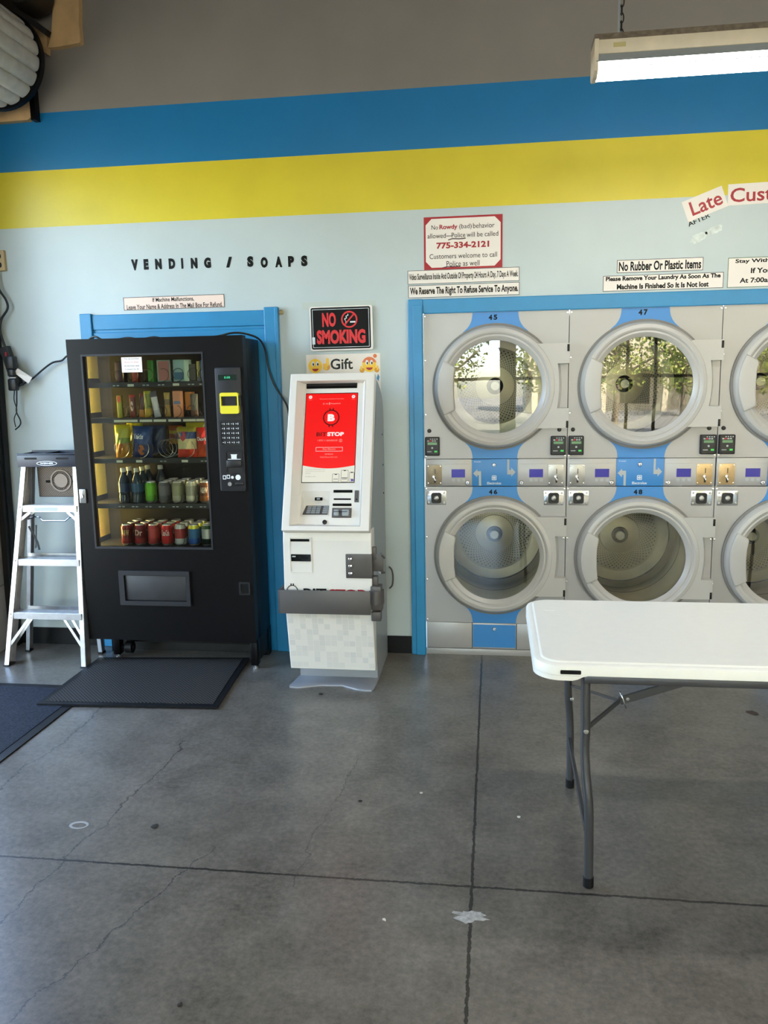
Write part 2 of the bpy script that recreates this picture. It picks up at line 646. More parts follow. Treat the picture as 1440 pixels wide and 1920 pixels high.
def dots_material(name, base, hole, polar, ca=100, rin=0.124, rout=0.232, rough=0.35, metal=0.7, pitch=0.016):
    """sheet with a staggered grid of round holes; polar = log-polar rings about the object's local origin"""
    m = D.materials.new(name)
    m.use_nodes = True
    nt = m.node_tree
    N, L = nt.nodes, nt.links
    b = N['Principled BSDF']
    b.inputs['Roughness'].default_value = rough
    b.inputs['Metallic'].default_value = metal
    b.inputs['Specular IOR Level'].default_value = 0.5 if polar else 0.12
    tc = N.new('ShaderNodeTexCoord')
    sep = N.new('ShaderNodeSeparateXYZ')
    L.new(tc.outputs['Object'], sep.inputs[0])

    def f(op, a, c=None):
        n = N.new('ShaderNodeMath')
        n.operation = op
        for i, q in enumerate((a, c)):
            if q is None:
                continue
            if isinstance(q, (int, float)):
                n.inputs[i].default_value = q
            else:
                L.new(q, n.inputs[i])
        return n.outputs[0]
    X, Y, Z = sep.outputs
    if polar:
        r = f('SQRT', f('ADD', f('MULTIPLY', X, X), f('MULTIPLY', Z, Z)))
        th = f('ARCTAN2', Z, X)
        u = f('MULTIPLY', th, ca / (2 * PI))
        v = f('MULTIPLY', f('LOGARITHM', r, math.e), ca / (2 * PI))
    else:
        u = f('DIVIDE', X, pitch)
        v = f('DIVIDE', Y, pitch)
    a = f('MULTIPLY', f('ADD', u, v), 0.5)
    c = f('MULTIPLY', f('SUBTRACT', u, v), 0.5)
    a = f('SUBTRACT', f('FRACT', f('ADD', a, 100.0)), 0.5)
    c = f('SUBTRACT', f('FRACT', f('ADD', c, 100.0)), 0.5)
    d = f('SQRT', f('ADD', f('MULTIPLY', a, a), f('MULTIPLY', c, c)))
    h = f('LESS_THAN', d, 0.23 if polar else 0.34)
    if polar:
        h = f('MULTIPLY', h, f('MULTIPLY', f('GREATER_THAN', r, rin), f('LESS_THAN', r, rout)))
    mx = N.new('ShaderNodeMix')
    mx.data_type = 'RGBA'
    L.new(h, mx.inputs['Factor'])
    mx.inputs['A'].default_value = rgb(base)
    mx.inputs['B'].default_value = rgb(hole)
    L.new(mx.outputs['Result'], b.inputs['Base Color'])
    mm = f('MULTIPLY', f('SUBTRACT', 1.0, h), metal)
    L.new(mm, b.inputs['Metallic'])
    bp = N.new('ShaderNodeBump')
    bp.inputs['Strength'].default_value = 0.6
    bp.inputs['Distance'].default_value = 0.003
    bp.invert = True
    L.new(h, bp.inputs['Height'])
    L.new(bp.outputs[0], b.inputs['Normal'])
    return m


M_['drum_holes'] = dots_material('perforated_drum_steel', (176, 168, 150), (14, 12, 10), True)
M_['mat_holes'] = dots_material('perforated_black_rubber', (74, 72, 69), (4, 4, 4), False, rough=0.6, metal=0.0, pitch=0.0098)


def block_material():
    m = mat('cinder_block', (150, 140, 130), 0.85, bump=0.4, bscale=80)
    nt = m.node_tree
    b = nt.nodes['Principled BSDF']
    tc = nt.nodes.new('ShaderNodeTexCoord')
    mp = nt.nodes.new('ShaderNodeMapping')
    mp.inputs['Rotation'].default_value = (PI / 2, 0, PI / 2)
    br = nt.nodes.new('ShaderNodeTexBrick')
    br.inputs['Color1'].default_value = rgb((150, 140, 130))
    br.inputs['Color2'].default_value = rgb((140, 130, 120))
    br.inputs['Mortar'].default_value = rgb((110, 104, 98))
    br.inputs['Scale'].default_value = 1.0
    br.inputs['Brick Width'].default_value = 0.4
    br.inputs['Row Height'].default_value = 0.2
    br.inputs['Mortar Size'].default_value = 0.006
    nt.links.new(tc.outputs['Object'], mp.inputs[0])
    nt.links.new(mp.outputs[0], br.inputs['Vector'])
    nt.links.new(br.outputs['Color'], b.inputs['Base Color'])
    return m


M_['block'] = block_material()

# ------------------------------------------------------------------ setting
bm = NB()
box(bm, XL - 0.3, XR + 0.2, YF - 0.2, W + 1.2, -0.12, 0.0)
struct('floor', bm, M_['floor'])

# back wall, painted in level bands: pale blue, yellow, blue, grey
bm = NB()
bands = [(0.0, 2.03), (2.03, 2.504), (2.504, 2.813), (2.813, 3.119), (3.119, ZC)]
for i, (z0, z1) in enumerate(bands):
    box(bm, XL - 0.2, -0.42 if i == 0 else XR + 0.2, W, W + 0.14, z0, z1, mi=max(0, i - 1))
box(bm, 1.987, XR + 0.2, W, W + 0.14, 0, 2.03, mi=0)
struct('wall_back', bm, [M_['wall_light'], M_['wall_yellow'], M_['wall_blue'], M_['wall_grey']])

# left wall with the roller door opening
OY0, OY1, OZ = 2.37, 4.13, 2.9
bm = NB()
box(bm, XL - 0.2, XL, YF - 0.2, OY0, 0, ZC)
box(bm, XL - 0.2, XL, OY1, W, 0, ZC)
box(bm, XL - 0.2, XL, OY0, OY1, OZ, ZC)
struct('wall_left', bm, M_['block'])
bm = NB()
box(bm, XR, XR + 0.2, YF - 0.2, W, 0, ZC)
struct('wall_right', bm, M_['white_paint'])
bm = NB()
box(bm, XL - 0.2, XR + 0.2, YF - 0.2, W + 0.14, ZC, ZC + 0.15)
struct('ceiling', bm, M_['ceiling'])

# storefront behind the camera
teal = mat('teal_pillar_paint', (28, 70, 84), 0.5)
bm = NB()
box(bm, XL, -2.5, YF - 0.15, YF, 0, ZC)
box(bm, -2.5, 6.5, YF - 0.15, YF, 0, 0.2)
box(bm, -2.5, 6.5, YF - 0.15, YF, 3.1, ZC)
box(bm, 6.5, XR, YF - 0.15, YF, 0, ZC)
box(bm, 0.15, 0.46, YF - 0.15, YF, 0.2, 3.1, mi=1)
struct('wall_front', bm, [M_['white_paint'], teal])
bm = NB()
box(bm, XL - 0.2, XR + 0.2, YF - 2.9, YF - 0.15, 3.2, 3.35)
struct('awning_roof', bm, mat('beige_soffit', (186, 174, 150), 0.8))
wx = [-2.5, -1.1, 0.15, 0.46, 1.68, 2.3, 3.7, 5.1, 6.5]
for i, (a, c) in enumerate([(wx[k], wx[k + 1]) for k in range(8) if k != 2]):
    bm = NB()
    o_, i_ = rect(a, c, 0.2, 3.1), rect(a + 0.03, c - 0.03, 0.24, 3.06)
    ring_prism(bm, o_, i_, -0.05, 0.05, face_y(YF - 0.06))
    box(bm, a + 0.03, c - 0.03, YF - 0.1, YF - 0.03, 1.62, 1.69)
    wf = struct('window_%d' % (i + 1), bm, M_['dark_steel'])
    bm = NB()
    box(bm, a + 0.03, c - 0.03, YF - 0.063, YF - 0.057, 0.24, 1.62)
    box(bm, a + 0.03, c - 0.03, YF - 0.063, YF - 0.057, 1.69, 3.06)
    obj('pane', bm, M_['pane'], wf, False)

# black cove base along the back wall
bm = NB()
box(bm, XL, -2.39, W - 0.008, W, 0, 0.105, bev=0.002)
box(bm, -1.205, -0.476, W - 0.008, W, 0, 0.105, bev=0.002)
struct('baseboard_back', bm, M_['black_rubber'])

# blue timber surround of the dryer bank
bm = NB()
box(bm, -0.472, -0.39, W - 0.022, W + 0.02, 0, 2.032, bev=0.004)
box(bm, -0.445, -0.394, W - 0.03, W - 0.02, 0, 2.0, bev=0.003)
box(bm, -0.39, 2.07, W - 0.02, W + 0.02, 1.953, 2.03, bev=0.004)
box(bm, 1.987, 2.07, W - 0.02, W + 0.02, 0, 1.953, bev=0.004)
struct('trim_1', bm, M_['trim_blue'])

# boarded blue doorway behind the vending machine
bm = NB()
box(bm, -2.388, -2.318, W - 0.03, W, 0, 2.008, bev=0.004)
box(bm, -1.285, -1.203, W - 0.034, W, 0, 2.014, bev=0.004)
box(bm, -1.222, -1.203, W - 0.04, W - 0.03, 0, 2.014, bev=0.002)
df = struct('door_1', bm, M_['trim_blue'])
bm = NB()
box(bm, -2.318, -1.285, W - 0.018, W - 0.002, 1.915, 2.0, bev=0.004)
box(bm, -2.318, -1.285, W - 0.018, W - 0.002, 0.0, 1.9, bev=0.004)
box(bm, -2.318, -1.285, W - 0.008, W - 0.001, 1.89, 1.92)
struct('door_panel', bm, M_['trim_blue'], df)

# dark guide channel in the left corner
bm = NB()
bar(bm, (-2.972, 4.50, 0.0), (-2.915, 4.50, 2.25), 0.035, 0.05)
bar(bm, (-2.955, 4.53, 0.0), (-2.90, 4.53, 2.25), 0.02, 0.05)
bar(bm, (-2.915, 4.50, 2.25), (-2.90, 4.50, 3.1), 0.04, 0.05)
struct('trim_2', bm, M_['dark_steel'])

# ------------------------------------------------------------------ stacked dryers
PITCH = 0.792
DCX = 0.0055
DW = 0.394


def plate_with_hole(bm, x0, x1, z0, z1, cx, cz, r, d0, d1, M, n=96, mi=0):
    cs = [math.atan2(z - cz, x - cx) % (2 * PI) for x in (x0, x1) for z in (z0, z1)]
    an = sorted(set([round(2 * PI * k / n, 6) for k in range(n)] + [round(a, 6) for a in cs]))
    out, inn = [], []
    for a in an:
        c, s = math.cos(a), math.sin(a)
        tx = ((x1 - cx) / c) if c > 1e-9 else ((x0 - cx) / c if c < -1e-9 else 1e9)
        tz = ((z1 - cz) / s) if s > 1e-9 else ((z0 - cz) / s if s < -1e-9 else 1e9)
        t = min(tx, tz)
        out.append((cx + c * t, cz + s * t))
        inn.append((cx + c * r, cz + s * r))
    ring_prism(bm, out, inn, d0, d1, M, mi)


def strip_prism(bm, L_, R_, d0, d1, M, flare=0.0):
    """band between two matching point rows, extruded from d0 to d1"""
    t = bmesh.new()
    V = [[t.verts.new((p[0] + (flare if row is R_ and d == d0 else 0.0), p[1], d)) for p in row] for row in (L_, R_) for d in (d0, d1)]
    l0, l1, r0, r1 = V
    n = len(L_)
    for k in range(n - 1):
        t.faces.new((l1[k], l1[k + 1], r1[k + 1], r1[k]))
        t.faces.new((l0[k + 1], l0[k], r0[k], r0[k + 1]))
        t.faces.new((l0[k], l0[k + 1], l1[k + 1], l1[k]))
        t.faces.new((r0[k + 1], r0[k], r1[k], r1[k + 1]))
    t.faces.new((l0[0], l1[0], r1[0], r0[0]))
    t.faces.new((l1[-1], l0[-1], r0[-1], r1[-1]))
    bmesh.ops.recalc_face_normals(t, faces=t.faces)
    merge(bm, t, 0, M)


def dryer_door(root, cz, zr=1.0):
    F = face_y(W, DCX, cz)
    A = frame((DCX, W, cz))
    door = None
    bm = NB()
    prof = [(0.30, 0.002), (0.333, 0.004), (0.334, 0.022), (0.326, 0.040), (0.318, 0.049), (0.300, 0.053), (0.292, 0.050), (0.288, 0.044),
            (0.284, 0.042), (0.276, 0.044), (0.262, 0.034), (0.258, 0.030), (0.2535, 0.026), (0.2535, 0.006)]
    lathe(bm, prof, A, 96)
    # hinge-side wing with its hand notch
    def arc_x(z):
        return math.sqrt(0.318 ** 2 - z * z)
    rows = [[(0.229 - 0.107 * k / 6, 0.397) for k in range(7)],
            [(0.122 - 0.240 * k / 12, 0.331 + 0.013 * math.cos((k - 6) / 6 * 1.35)) for k in range(13)],
            [(-0.118 - 0.109 * k / 6, 0.397) for k in range(7)]]
    for rw in rows:
        strip_prism(bm, [(arc_x(z), z) for z, _ in rw], [(x, z) for z, x in rw], 0.004, 0.046, F, 0.016 if len(rw) > 10 else 0.0)
    door = obj('door', bm, M_['dryer_plastic'], root)
    bm = NB()
    lathe(bm, [(0.346, 0.001), (0.346, 0.012), (0.33, 0.014)], A, 96)
    obj('door_seal', bm, M_['dryer_seal'], door)
    bm = NB()
    lathe(bm, [(0.256, 0.024), (0.18, 0.0262), (0.09, 0.0274), (0.0, 0.0278)], A, 96)
    obj('glass', bm, M_['dryer_glass'], door)
    bm = NB()
    pts = circ(0, 0, 0.318, 16, 152, 208)
    pts += [(-0.226, -0.125), (-0.220, -0.115), (-0.226, -0.06), (-0.228, 0), (-0.226, 0.06), (-0.218, 0.105), (-0.224, 0.118)]
    prism(bm, pts, 0.026, 0.06, F, bev=0.008, seg=3)
    obj('handle', bm, M_['dryer_plastic'], door)
    for z in (0.205, -0.205):
        bm = NB()
        box(bm, DCX + 0.384, DCX + 0.396, W - 0.048, W - 0.03, cz + z - 0.02, cz + z + 0.018, bev=0.001)
        obj('hinge', bm, M_['dark_steel'], door)
    # drum
    yb = 5.235
    bm = NB()
    lathe(bm, [(0.29, -0.012), (0.345, -0.03), (0.345, -0.22)], frame((DCX, W, cz)), 72)
    lathe(bm, [(0.35, -0.225), (0.352, -0.235), (0.335, -0.238), (0.335, W - yb + 0.05), (0.30, W - yb + 0.004), (0.24, W - yb)], frame((DCX, W, cz)), 72)
    drum = obj('drum', bm, M_['drum'], root)
    for ra, wa, rb_, wb_ in ((0.3335, -0.478, 0.3335, -0.488), (0.306, W - yb + 0.014, 0.300, W - yb + 0.010)):
        bm = NB()
        lathe(bm, [(ra, wa), (rb_, wb_)], frame((DCX, W, cz)), 72)
        obj('drum_seam', bm, M_['hub_black'], drum)
    bm = NB()
    me_prof = [(0.24, 0.0), (0.124, 0.006)]
    lathe(bm, me_prof, frame((0, 0, 0)), 72)
    pl = obj('perforated_back', bm, M_['drum_holes'], drum)
    pl.location = (DCX, yb, cz)
    bm = NB()
    lathe(bm, [(0.125, 0.004), (0.122, 0.012), (0.05, 0.016)], frame((DCX, yb, cz)), 48)
    hb = obj('hub', bm, M_['drum'], drum)
    bm = NB()
    lathe(bm, [(0.052, 0.014), (0.05, 0.03), (0.034, 0.034), (0.033, 0.018)], frame((DCX, yb, cz)), 40, mi=1)
    lathe(bm, [(0.032, 0.018), (0.032, 0.045), (0.026, 0.05), (0.0, 0.05)], frame((DCX, yb, cz)), 40)
    obj('hub_cap', bm, [M_['steel'], M_['hub_black']], drum)


dryer = thing('stacked_dryer', 'grey stacked dryer numbered 45 and 46, beside the blue post', 'dryer', (DCX, W, 0), 'bank of stacked dryers')
x0, x1 = DCX - DW, DCX + DW
Fw = face_y(W)
bm = NB()
box(bm, x0 + 0.002, x1 - 0.002, W + 0.72, W + 0.73, 0.0, 1.952)
box(bm, x0 + 0.002, x0 + 0.01, W + 0.004, W + 0.72, 0.0, 1.952)
box(bm, x1 - 0.01, x1 - 0.002, W + 0.004, W + 0.72, 0.0, 1.952)
box(bm, x0 + 0.01, x1 - 0.01, W + 0.004, W + 0.72, 1.945, 1.952)
box(bm, x0 + 0.002, x1 - 0.002, W + 0.0, W + 0.72, 0.0, 0.036)
box(bm, x0 + 0.01, x1 - 0.01, W + 0.003, W + 0.5, 1.0, 1.145)
obj('cabinet', bm, M_['dryer'], dryer, False)
for z0, z1, cz in ((1.152, 1.952, 1.5475), (0.196, 0.993, 0.597)):
    bm = NB()
    plate_with_hole(bm, x0, x1, z0, z1, DCX, cz, 0.30, -0.006, 0.001, Fw)
    obj('front_panel', bm, M_['dryer'], dryer, False)
    for s in (1, -1):
        ze = (z1 if s > 0 else z0)
        h = abs(ze - cz)
        pts = []
        prof = [(0.1235, h), (0.1255, h - 0.022), (0.1300, h - 0.042), (0.139, h - 0.061), (0.153, h - 0.079), (0.176, h - 0.098)]
        if h > 0.40:
            prof = [(0.1235, h), (0.1255, h - 0.022), (0.1300, h - 0.044), (0.139, h - 0.064), (0.153, h - 0.083), (0.178, h - 0.105)]
        pts = [(-a, s * b_) for a, b_ in prof[::-1]] + [(a, s * b_) for a, b_ in prof]
        pts += circ(0, 0, 0.31, 10, s * 52, s * 128)
        bm = NB()
        prism(bm, pts if s > 0 else pts[::-1], 0.001, 0.003, face_y(W, DCX, cz))
        obj('blue_panel', bm, M_['dryer_blue'], dryer, False)
    dryer_door(dryer, cz)
# middle control strip
for s in (-1, 1):
    a, c = (x0, DCX - 0.1285) if s < 0 else (DCX + 0.1265, x1)
    bm = NB()
    prism(bm, rect(a + 0.0015, c - 0.0015, 0.997, 1.149), -0.006, 0.001, Fw, bev=0.001)
    prism(bm, rect(a + 0.006, c - 0.008, 1.002, 1.122), 0.0, 0.0035, Fw, bev=0.001)
    cp = obj('control_panel', bm, M_['dryer'], dryer)
    dcx = -0.199 if s < 0 else 0.2345
    bm = NB()
    prism(bm, rect(dcx - 0.038, dcx + 0.038, 1.046, 1.092), 0.003, 0.0045, Fw)
    obj('display', bm, M_['lcd_blue'], cp, False)
    for q in (-0.029, 0.0, 0.029):
        bm = NB()
        prism(bm, rrect(dcx + q - 0.009, dcx + q + 0.009, 1.021, 1.038, 0.003), 0.003, 0.0055 if q else 0.004, Fw, bev=0.001)
        obj('button', bm, M_['grey_print'], cp)
    ccx = -0.334 if s < 0 else 0.343
    bm = NB()
    prism(bm, rrect(ccx - 0.042, ccx + 0.042, 1.004, 1.118, 0.003), 0.003, 0.0065, Fw, bev=0.001)
    sl = obj('coin_plate', bm, M_['steel'], cp)
    for u, v in ((-0.035, 0.01), (0.035, 0.01), (-0.035, 0.106), (0.035, 0.106)):
        bm = NB()
        lathe(bm, [(0.004, 0.0), (0.0035, 0.002), (0, 0.0025)], face_y(W - 0.0065, ccx + u, 1.004 + v), 10)
        obj('screw', bm, M_['chrome'], sl)
    bm = NB()
    box(bm, ccx + 0.002, ccx + 0.006, W - 0.0072, W - 0.006, 1.066, 1.094, mi=1)
    box(bm, ccx - 0.002, ccx + 0.008, W - 0.0085, W - 0.006, 1.016, 1.05, mi=1)
    cyl(bm, (ccx - 0.004, W - 0.006, 1.052), (ccx - 0.004, W - 0.02, 1.052), 0.007, 14)
    bar(bm, (ccx - 0.004, W - 0.014, 1.052), (ccx + 0.006, W - 0.014, 1.03), 0.006, 0.006)
    obj('coin_slot', bm, [M_['chrome'], M_['black_plastic']], sl)
    bm = NB()
    lx = -0.147 if s < 0 else 0.154
    lathe(bm, [(0.013, 0.0), (0.0125, 0.008), (0.009, 0.011), (0, 0.0112)], face_y(W - 0.003, lx, 1.0165), 20)
    box(bm, lx - 0.0015, lx + 0.0015, W - 0.0147, W - 0.014, 1.011, 1.022, mi=1)
    obj('lock', bm, [M_['chrome'], M_['black_plastic']], cp)
bm = NB()
prism(bm, rect(DCX - 0.127, DCX + 0.125, 0.997, 1.149), -0.006, 0.0025, Fw, bev=0.001)
cpn = obj('centre_panel', bm, M_['dryer_blue'], dryer)
bm = NB()
prism(bm, [(-0.083, 0.998), (-0.0705, 0.998), (-0.0705, 1.081), (-0.092, 1.081), (-0.092, 1.093), (-0.115, 1.068), (-0.092, 1.045), (-0.092, 1.058), (-0.083, 1.058)], 0.0025, 0.0032, Fw)
obj('arrow', bm, M_['grey_print'], cpn, False)
bm = NB()
prism(bm, [(0.075, 1.147), (0.086, 1.147), (0.086, 1.087), (0.097, 1.087), (0.097, 1.101), (0.121, 1.075), (0.097, 1.049), (0.097, 1.062), (0.075, 1.062)], 0.0025, 0.0032, Fw)
obj('arrow', bm, M_['grey_print'], cpn, False)
bm = NB()
text(bm, 'Electrolux', -0.037, 0.043, 1.006, 1.020, 0.0032, Fw, 0.02)
ring_prism(bm, rrect(-0.011, 0.015, 1.030, 1.056, 0.004), rrect(-0.0075, 0.0115, 1.0335, 1.0525, 0.002), 0.0025, 0.0032, Fw)
prism(bm, [(0.002, 1.034), (0.002, 1.052), (-0.007, 1.043)], 0.0025, 0.0032, Fw)
prism(bm, [(0.0035, 1.034), (0.0105, 1.043), (0.0035, 1.052)], 0.0025, 0.003, Fw)
text(bm, 'T5300', -0.112, -0.072, 1.131, 1.137, 0.0032, Fw)
obj('lettering', bm, M_['white_print'], cpn, False)
bm = NB()
lathe(bm, [(0.0115, 0.0), (0.011, 0.006), (0.008, 0.009), (0, 0.0092)], face_y(W - 0.0025, 0.002, 1.117), 20)
box(bm, 0.0005, 0.0035, W - 0.0125, W - 0.0115, 1.111, 1.123, mi=1)
obj('lock', bm, [M_['chrome'], M_['black_plastic']], cpn)
# card readers and black buttons
for s, rx in ((-1, -0.3435), (1, 0.3525)):
    bm = NB()
    prism(bm, rrect(rx - 0.041, rx + 0.041, 1.171, 1.276, 0.006), 0.001, 0.026, Fw, bev=0.004)
    cr_ = obj('card_reader', bm, M_['panel_grey'], dryer)
    bm = NB()
    prism(bm, rrect(rx - 0.034, rx + 0.034, 1.178, 1.272, 0.003), 0.026, 0.0272, Fw)
    obj('reader_face', bm, M_['black_plastic'], cr_)
    bm = NB()
    prism(bm, rect(rx - 0.026, rx + 0.026, 1.233, 1.247), 0.027, 0.0279, Fw)
    obj('reader_display', bm, M_['lcd_green'], cr_, False)
    bm = NB()
    for q in range(4):
        box(bm, rx - 0.012 + q * 0.012, rx - 0.006 + q * 0.012, W - 0.028, W - 0.027, 1.263, 1.268)
        box(bm, rx - 0.028 + q * 0.013, rx - 0.018 + q * 0.013, W - 0.028, W - 0.027, 1.252, 1.258, mi=2 if q == 1 else 0)
    box(bm, rx - 0.029, rx - 0.004, W - 0.028, W - 0.027, 1.193, 1.197)
    box(bm, rx + 0.012, rx + 0.028, W - 0.028, W - 0.027, 1.191, 1.2, mi=1)
    lathe(bm, [(0.006, 0.0), (0.005, 0.001), (0, 0.001)], face_y(W - 0.027, rx, 1.216), 14)
    obj('reader_marks', bm, [M_['grey_print'], mat('green_button', (60, 190, 80), 0.4, emit=(60, 200, 80), estr=0.4) if s < 0 else D.materials['green_button'], M_['bright_red']], cr_, False)
    bm = NB()
    lathe(bm, [(0.0115, 0.001), (0.011, 0.006), (0.007, 0.009), (0, 0.0092)], face_y(W, rx - 0.0175 if s < 0 else rx + 0.005, 1.31), 20)
    obj('black_button', bm, M_['black_plastic'], dryer)
# coin box locks
for lx in (-0.323, 0.333):
    bm = NB()
    prism(bm, rrect(lx - 0.055, lx + 0.055, 0.889, 0.970, 0.004), 0.001, 0.004, Fw, bev=0.001)
    lk = obj('coin_box', bm, M_['chrome'], dryer)
    bm = NB()
    ring_prism(bm, rrect(lx - 0.030, lx + 0.028, 0.899, 0.959, 0.012), rrect(lx - 0.022, lx + 0.020, 0.907, 0.951, 0.009), 0.004, 0.010, Fw)
    prism(bm, rrect(lx - 0.026, lx + 0.024, 0.903, 0.955, 0.010), 0.003, 0.005, Fw)
    obj('lock_housing', bm, M_['hub_black'], lk)
    bm = NB()
    lathe(bm, [(0.015, 0.004), (0.014, 0.014), (0.009, 0.017), (0, 0.0172)], face_y(W, lx - 0.001, 0.929), 22)
    bar(bm, (lx - 0.012, W - 0.018, 0.926), (lx + 0.01, W - 0.018, 0.932), 0.005, 0.004)
    for u, v in ((-0.044, -0.028), (0.044, -0.028), (-0.044, 0.028), (0.044, 0.028)):
        lathe(bm, [(0.0065, 0.004), (0.005, 0.008), (0, 0.0085)], face_y(W, lx + u, 0.93 + v), 12)
    obj('lock_cylinder', bm, M_['steel'], lk)
# lower access panels
for a, c, nm, mm in ((x0, DCX - 0.1275, 'access_panel', 'dryer'), (DCX + 0.1285, x1, 'access_panel', 'dryer')):
    bm = NB()
    prism(bm, rect(a + 0.0015, c - 0.001, 0.039, 0.1935), -0.006, 0.001, Fw, bev=0.001)
    obj(nm, bm, M_[mm], dryer)
bm = NB()
prism(bm, rect(DCX - 0.1255, DCX + 0.1265, 0.039, 0.1935), -0.006, 0.001, Fw, bev=0.001)
prism(bm, rect(DCX - 0.1225, DCX + 0.1235, 0.048, 0.184), 0.001, 0.0018, Fw, mi=1)
ap = obj('access_panel', bm, [M_['dryer'], M_['dryer_blue']], dryer)
bm = NB()
lathe(bm, [(0.0115, 0.0), (0.011, 0.006), (0.008, 0.009), (0, 0.0092)], face_y(W - 0.0015, 0.006, 0.16), 20)
obj('lock', bm, M_['chrome'], ap)
bm = NB()
prism(bm, rect(x0, x1, 0.0, 0.036), -0.004, 0.003, Fw, bev=0.001)
obj('kick_plate', bm, M_['dryer'], dryer)
for sx in (x0 + 0.008, x1 - 0.008):
    for sz in (1.94, 1.70, 1.40, 1.165, 0.98, 0.70, 0.45, 0.21):
        bm = NB()
        lathe(bm, [(0.0055, 0.001), (0.005, 0.004), (0, 0.005)], face_y(W, sx, sz), 10)
        obj('screw', bm, M_['chrome'], dryer)


def number(root, off, s, x, z0, z1):
    """stick-on dryer number: one part for each figure"""
    for k, ch in enumerate(s):
        bm = NB()
        a = x + off + (k - 1) * 0.027 + 0.002
        text(bm, ch, a, a + 0.020, z0, z1, 0.0032, Fw, 0.045)
        obj('figure', bm, M_['black_print'], root, False)


d2 = dup(dryer, (PITCH, 0, 0), 'grey stacked dryer numbered 47 and 48, behind the white table', 'bank of stacked dryers')
d3 = dup(dryer, (2 * PITCH, 0, 0), 'grey stacked dryer cut off by the right edge of the photo', 'bank of stacked dryers')
number(dryer, 0, '45', -0.006, 1.911, 1.939)
number(dryer, 0, '46', -0.002, 0.950, 0.977)
number(d2, PITCH, '47', -0.006, 1.914, 1.944)
number(d2, PITCH, '48', -0.002, 0.950, 0.977)
M_['tan_plate'] = mat('tan_brass_plate', (196, 168, 124), 0.38, 0.7, var=0.1, vscale=30)
M_['dull_plate'] = mat('dull_bronze_plate', (140, 128, 108), 0.4, 0.7, var=0.15, vscale=30)


def recolour_plate(root, idx, m):
    n = 0
    for c in sorted(kids(root), key=lambda o: o.name):
        if c.name.startswith('control_panel'):
            for p in kids(c):
                if p.name.startswith('coin_plate'):
                    if n == idx:
                        p.data = p.data.copy()
                        p.data.materials[0] = m
                    n += 1


recolour_plate(dryer, 0, M_['dull_plate'])
recolour_plate(d2, 1, M_['tan_plate'])
recolour_plate(d3, 0, M_['tan_plate'])

# ------------------------------------------------------------------ vending machine
VX0, VX1, VY, VZ0, VZ1 = -2.306, -1.315, 4.213, 0.157, 1.846
GX0, GX1, GZ0, GZ1 = -2.221, -1.541, 0.695, 1.758
Fv = face_y(VY)
vend = thing('vending_machine', 'tall black snack and drink vending machine with a glass front, beside the step ladder', 'vending machine', ((VX0 + VX1) / 2, VY + 0.17, 0))
bm = NB()
yb = W - 0.045
box(bm, VX0 + 0.006, VX0 + 0.02, VY + 0.062, yb, VZ0 + 0.02, VZ1 - 0.012)
box(bm, VX1 - 0.02, VX1 - 0.004, VY + 0.062, yb, VZ0 - 0.0, VZ1 - 0.012, bev=0.004)
box(bm, VX0 + 0.02, VX1 - 0.02, VY + 0.062, yb, VZ1 - 0.03, VZ1 - 0.012)
box(bm, VX0 + 0.02, VX1 - 0.02, VY + 0.062, yb, VZ0 + 0.01, VZ0 + 0.03)
box(bm, VX0 + 0.02, VX1 - 0.02, yb - 0.01, yb, VZ0 + 0.02, VZ1 - 0.012)
box(bm, GX1 + 0.012, GX1 + 0.03, VY + 0.05, yb, VZ0 + 0.02, VZ1 - 0.02)
obj('cabinet', bm, M_['black_paint'], vend)
bm = NB()
ring_prism(bm, rect(VX0, VX1, VZ0, VZ1), rect(GX0, GX1, GZ0, GZ1), -0.055, 0.0, Fv)
vdoor = obj('front_door', bm, M_['black_paint'], vend, False)
bm = NB()
ring_prism(bm, rect(GX0 - 0.006, GX1 + 0.006, GZ0 - 0.006, GZ1 + 0.006), rect(GX0 + 0.004, GX1 - 0.004, GZ0 + 0.006, GZ1 - 0.004), -0.02, 0.003, Fv)
obj('window_trim', bm, M_['panel_grey'], vdoor, False)
bm = NB()
box(bm, GX0, GX1, VY + 0.012, VY + 0.018, GZ0, GZ1)
obj('glass', bm, M_['machine_glass'], vdoor, False)
bm = NB()
box(bm, VX0 + 0.02, VX0 + 0.024, VY + 0.06, yb - 0.012, 0.60, VZ1 - 0.03)
obj('side_liner', bm, M_['side_yellow'], vend, False)
bm = NB()
box(bm, VX0 + 0.026, GX1 + 0.01, yb - 0.016, yb - 0.011, 0.5, VZ1 - 0.03)
box(bm, VX0 + 0.022, GX1 + 0.01, VY + 0.06, yb - 0.012, 0.60, 0.615)
obj('interior_back', bm, M_['machine_inside'], vend, False)
# control panel
bm = NB()
prism(bm, rrect(-1.473, -1.329, 1.016, 1.680, 0.012), 0.0, 0.012, Fv, bev=0.004)
cpan = obj('control_panel', bm, M_['panel_grey'], vdoor)
bm = NB()
prism(bm, rect(-1.453, -1.354, 1.612, 1.641), 0.011, 0.0135, Fv)
text(bm, '0.00', -1.420, -1.388, 1.621, 1.632, 0.014, Fv, mi=1)
obj('display', bm, [M_['vfd'], M_['vfd_text']], cpan, False)
bm = NB()
ring_prism(bm, rrect(-1.444, -1.342, 1.436, 1.547, 0.010), rrect(-1.437, -1.349, 1.478, 1.528, 0.004), 0.010, 0.034, Fv)
box(bm, -1.437, -1.349, VY - 0.026, VY - 0.012, 1.444, 1.478, bev=0.003)
bill = obj('bill_acceptor', bm, M_['yellow_plastic'], cpan)
bm = NB()
box(bm, -1.439, -1.347, VY - 0.020, VY - 0.010, 1.476, 1.530)
box(bm, -1.434, -1.368, VY - 0.0275, VY - 0.0255, 1.452, 1.470)
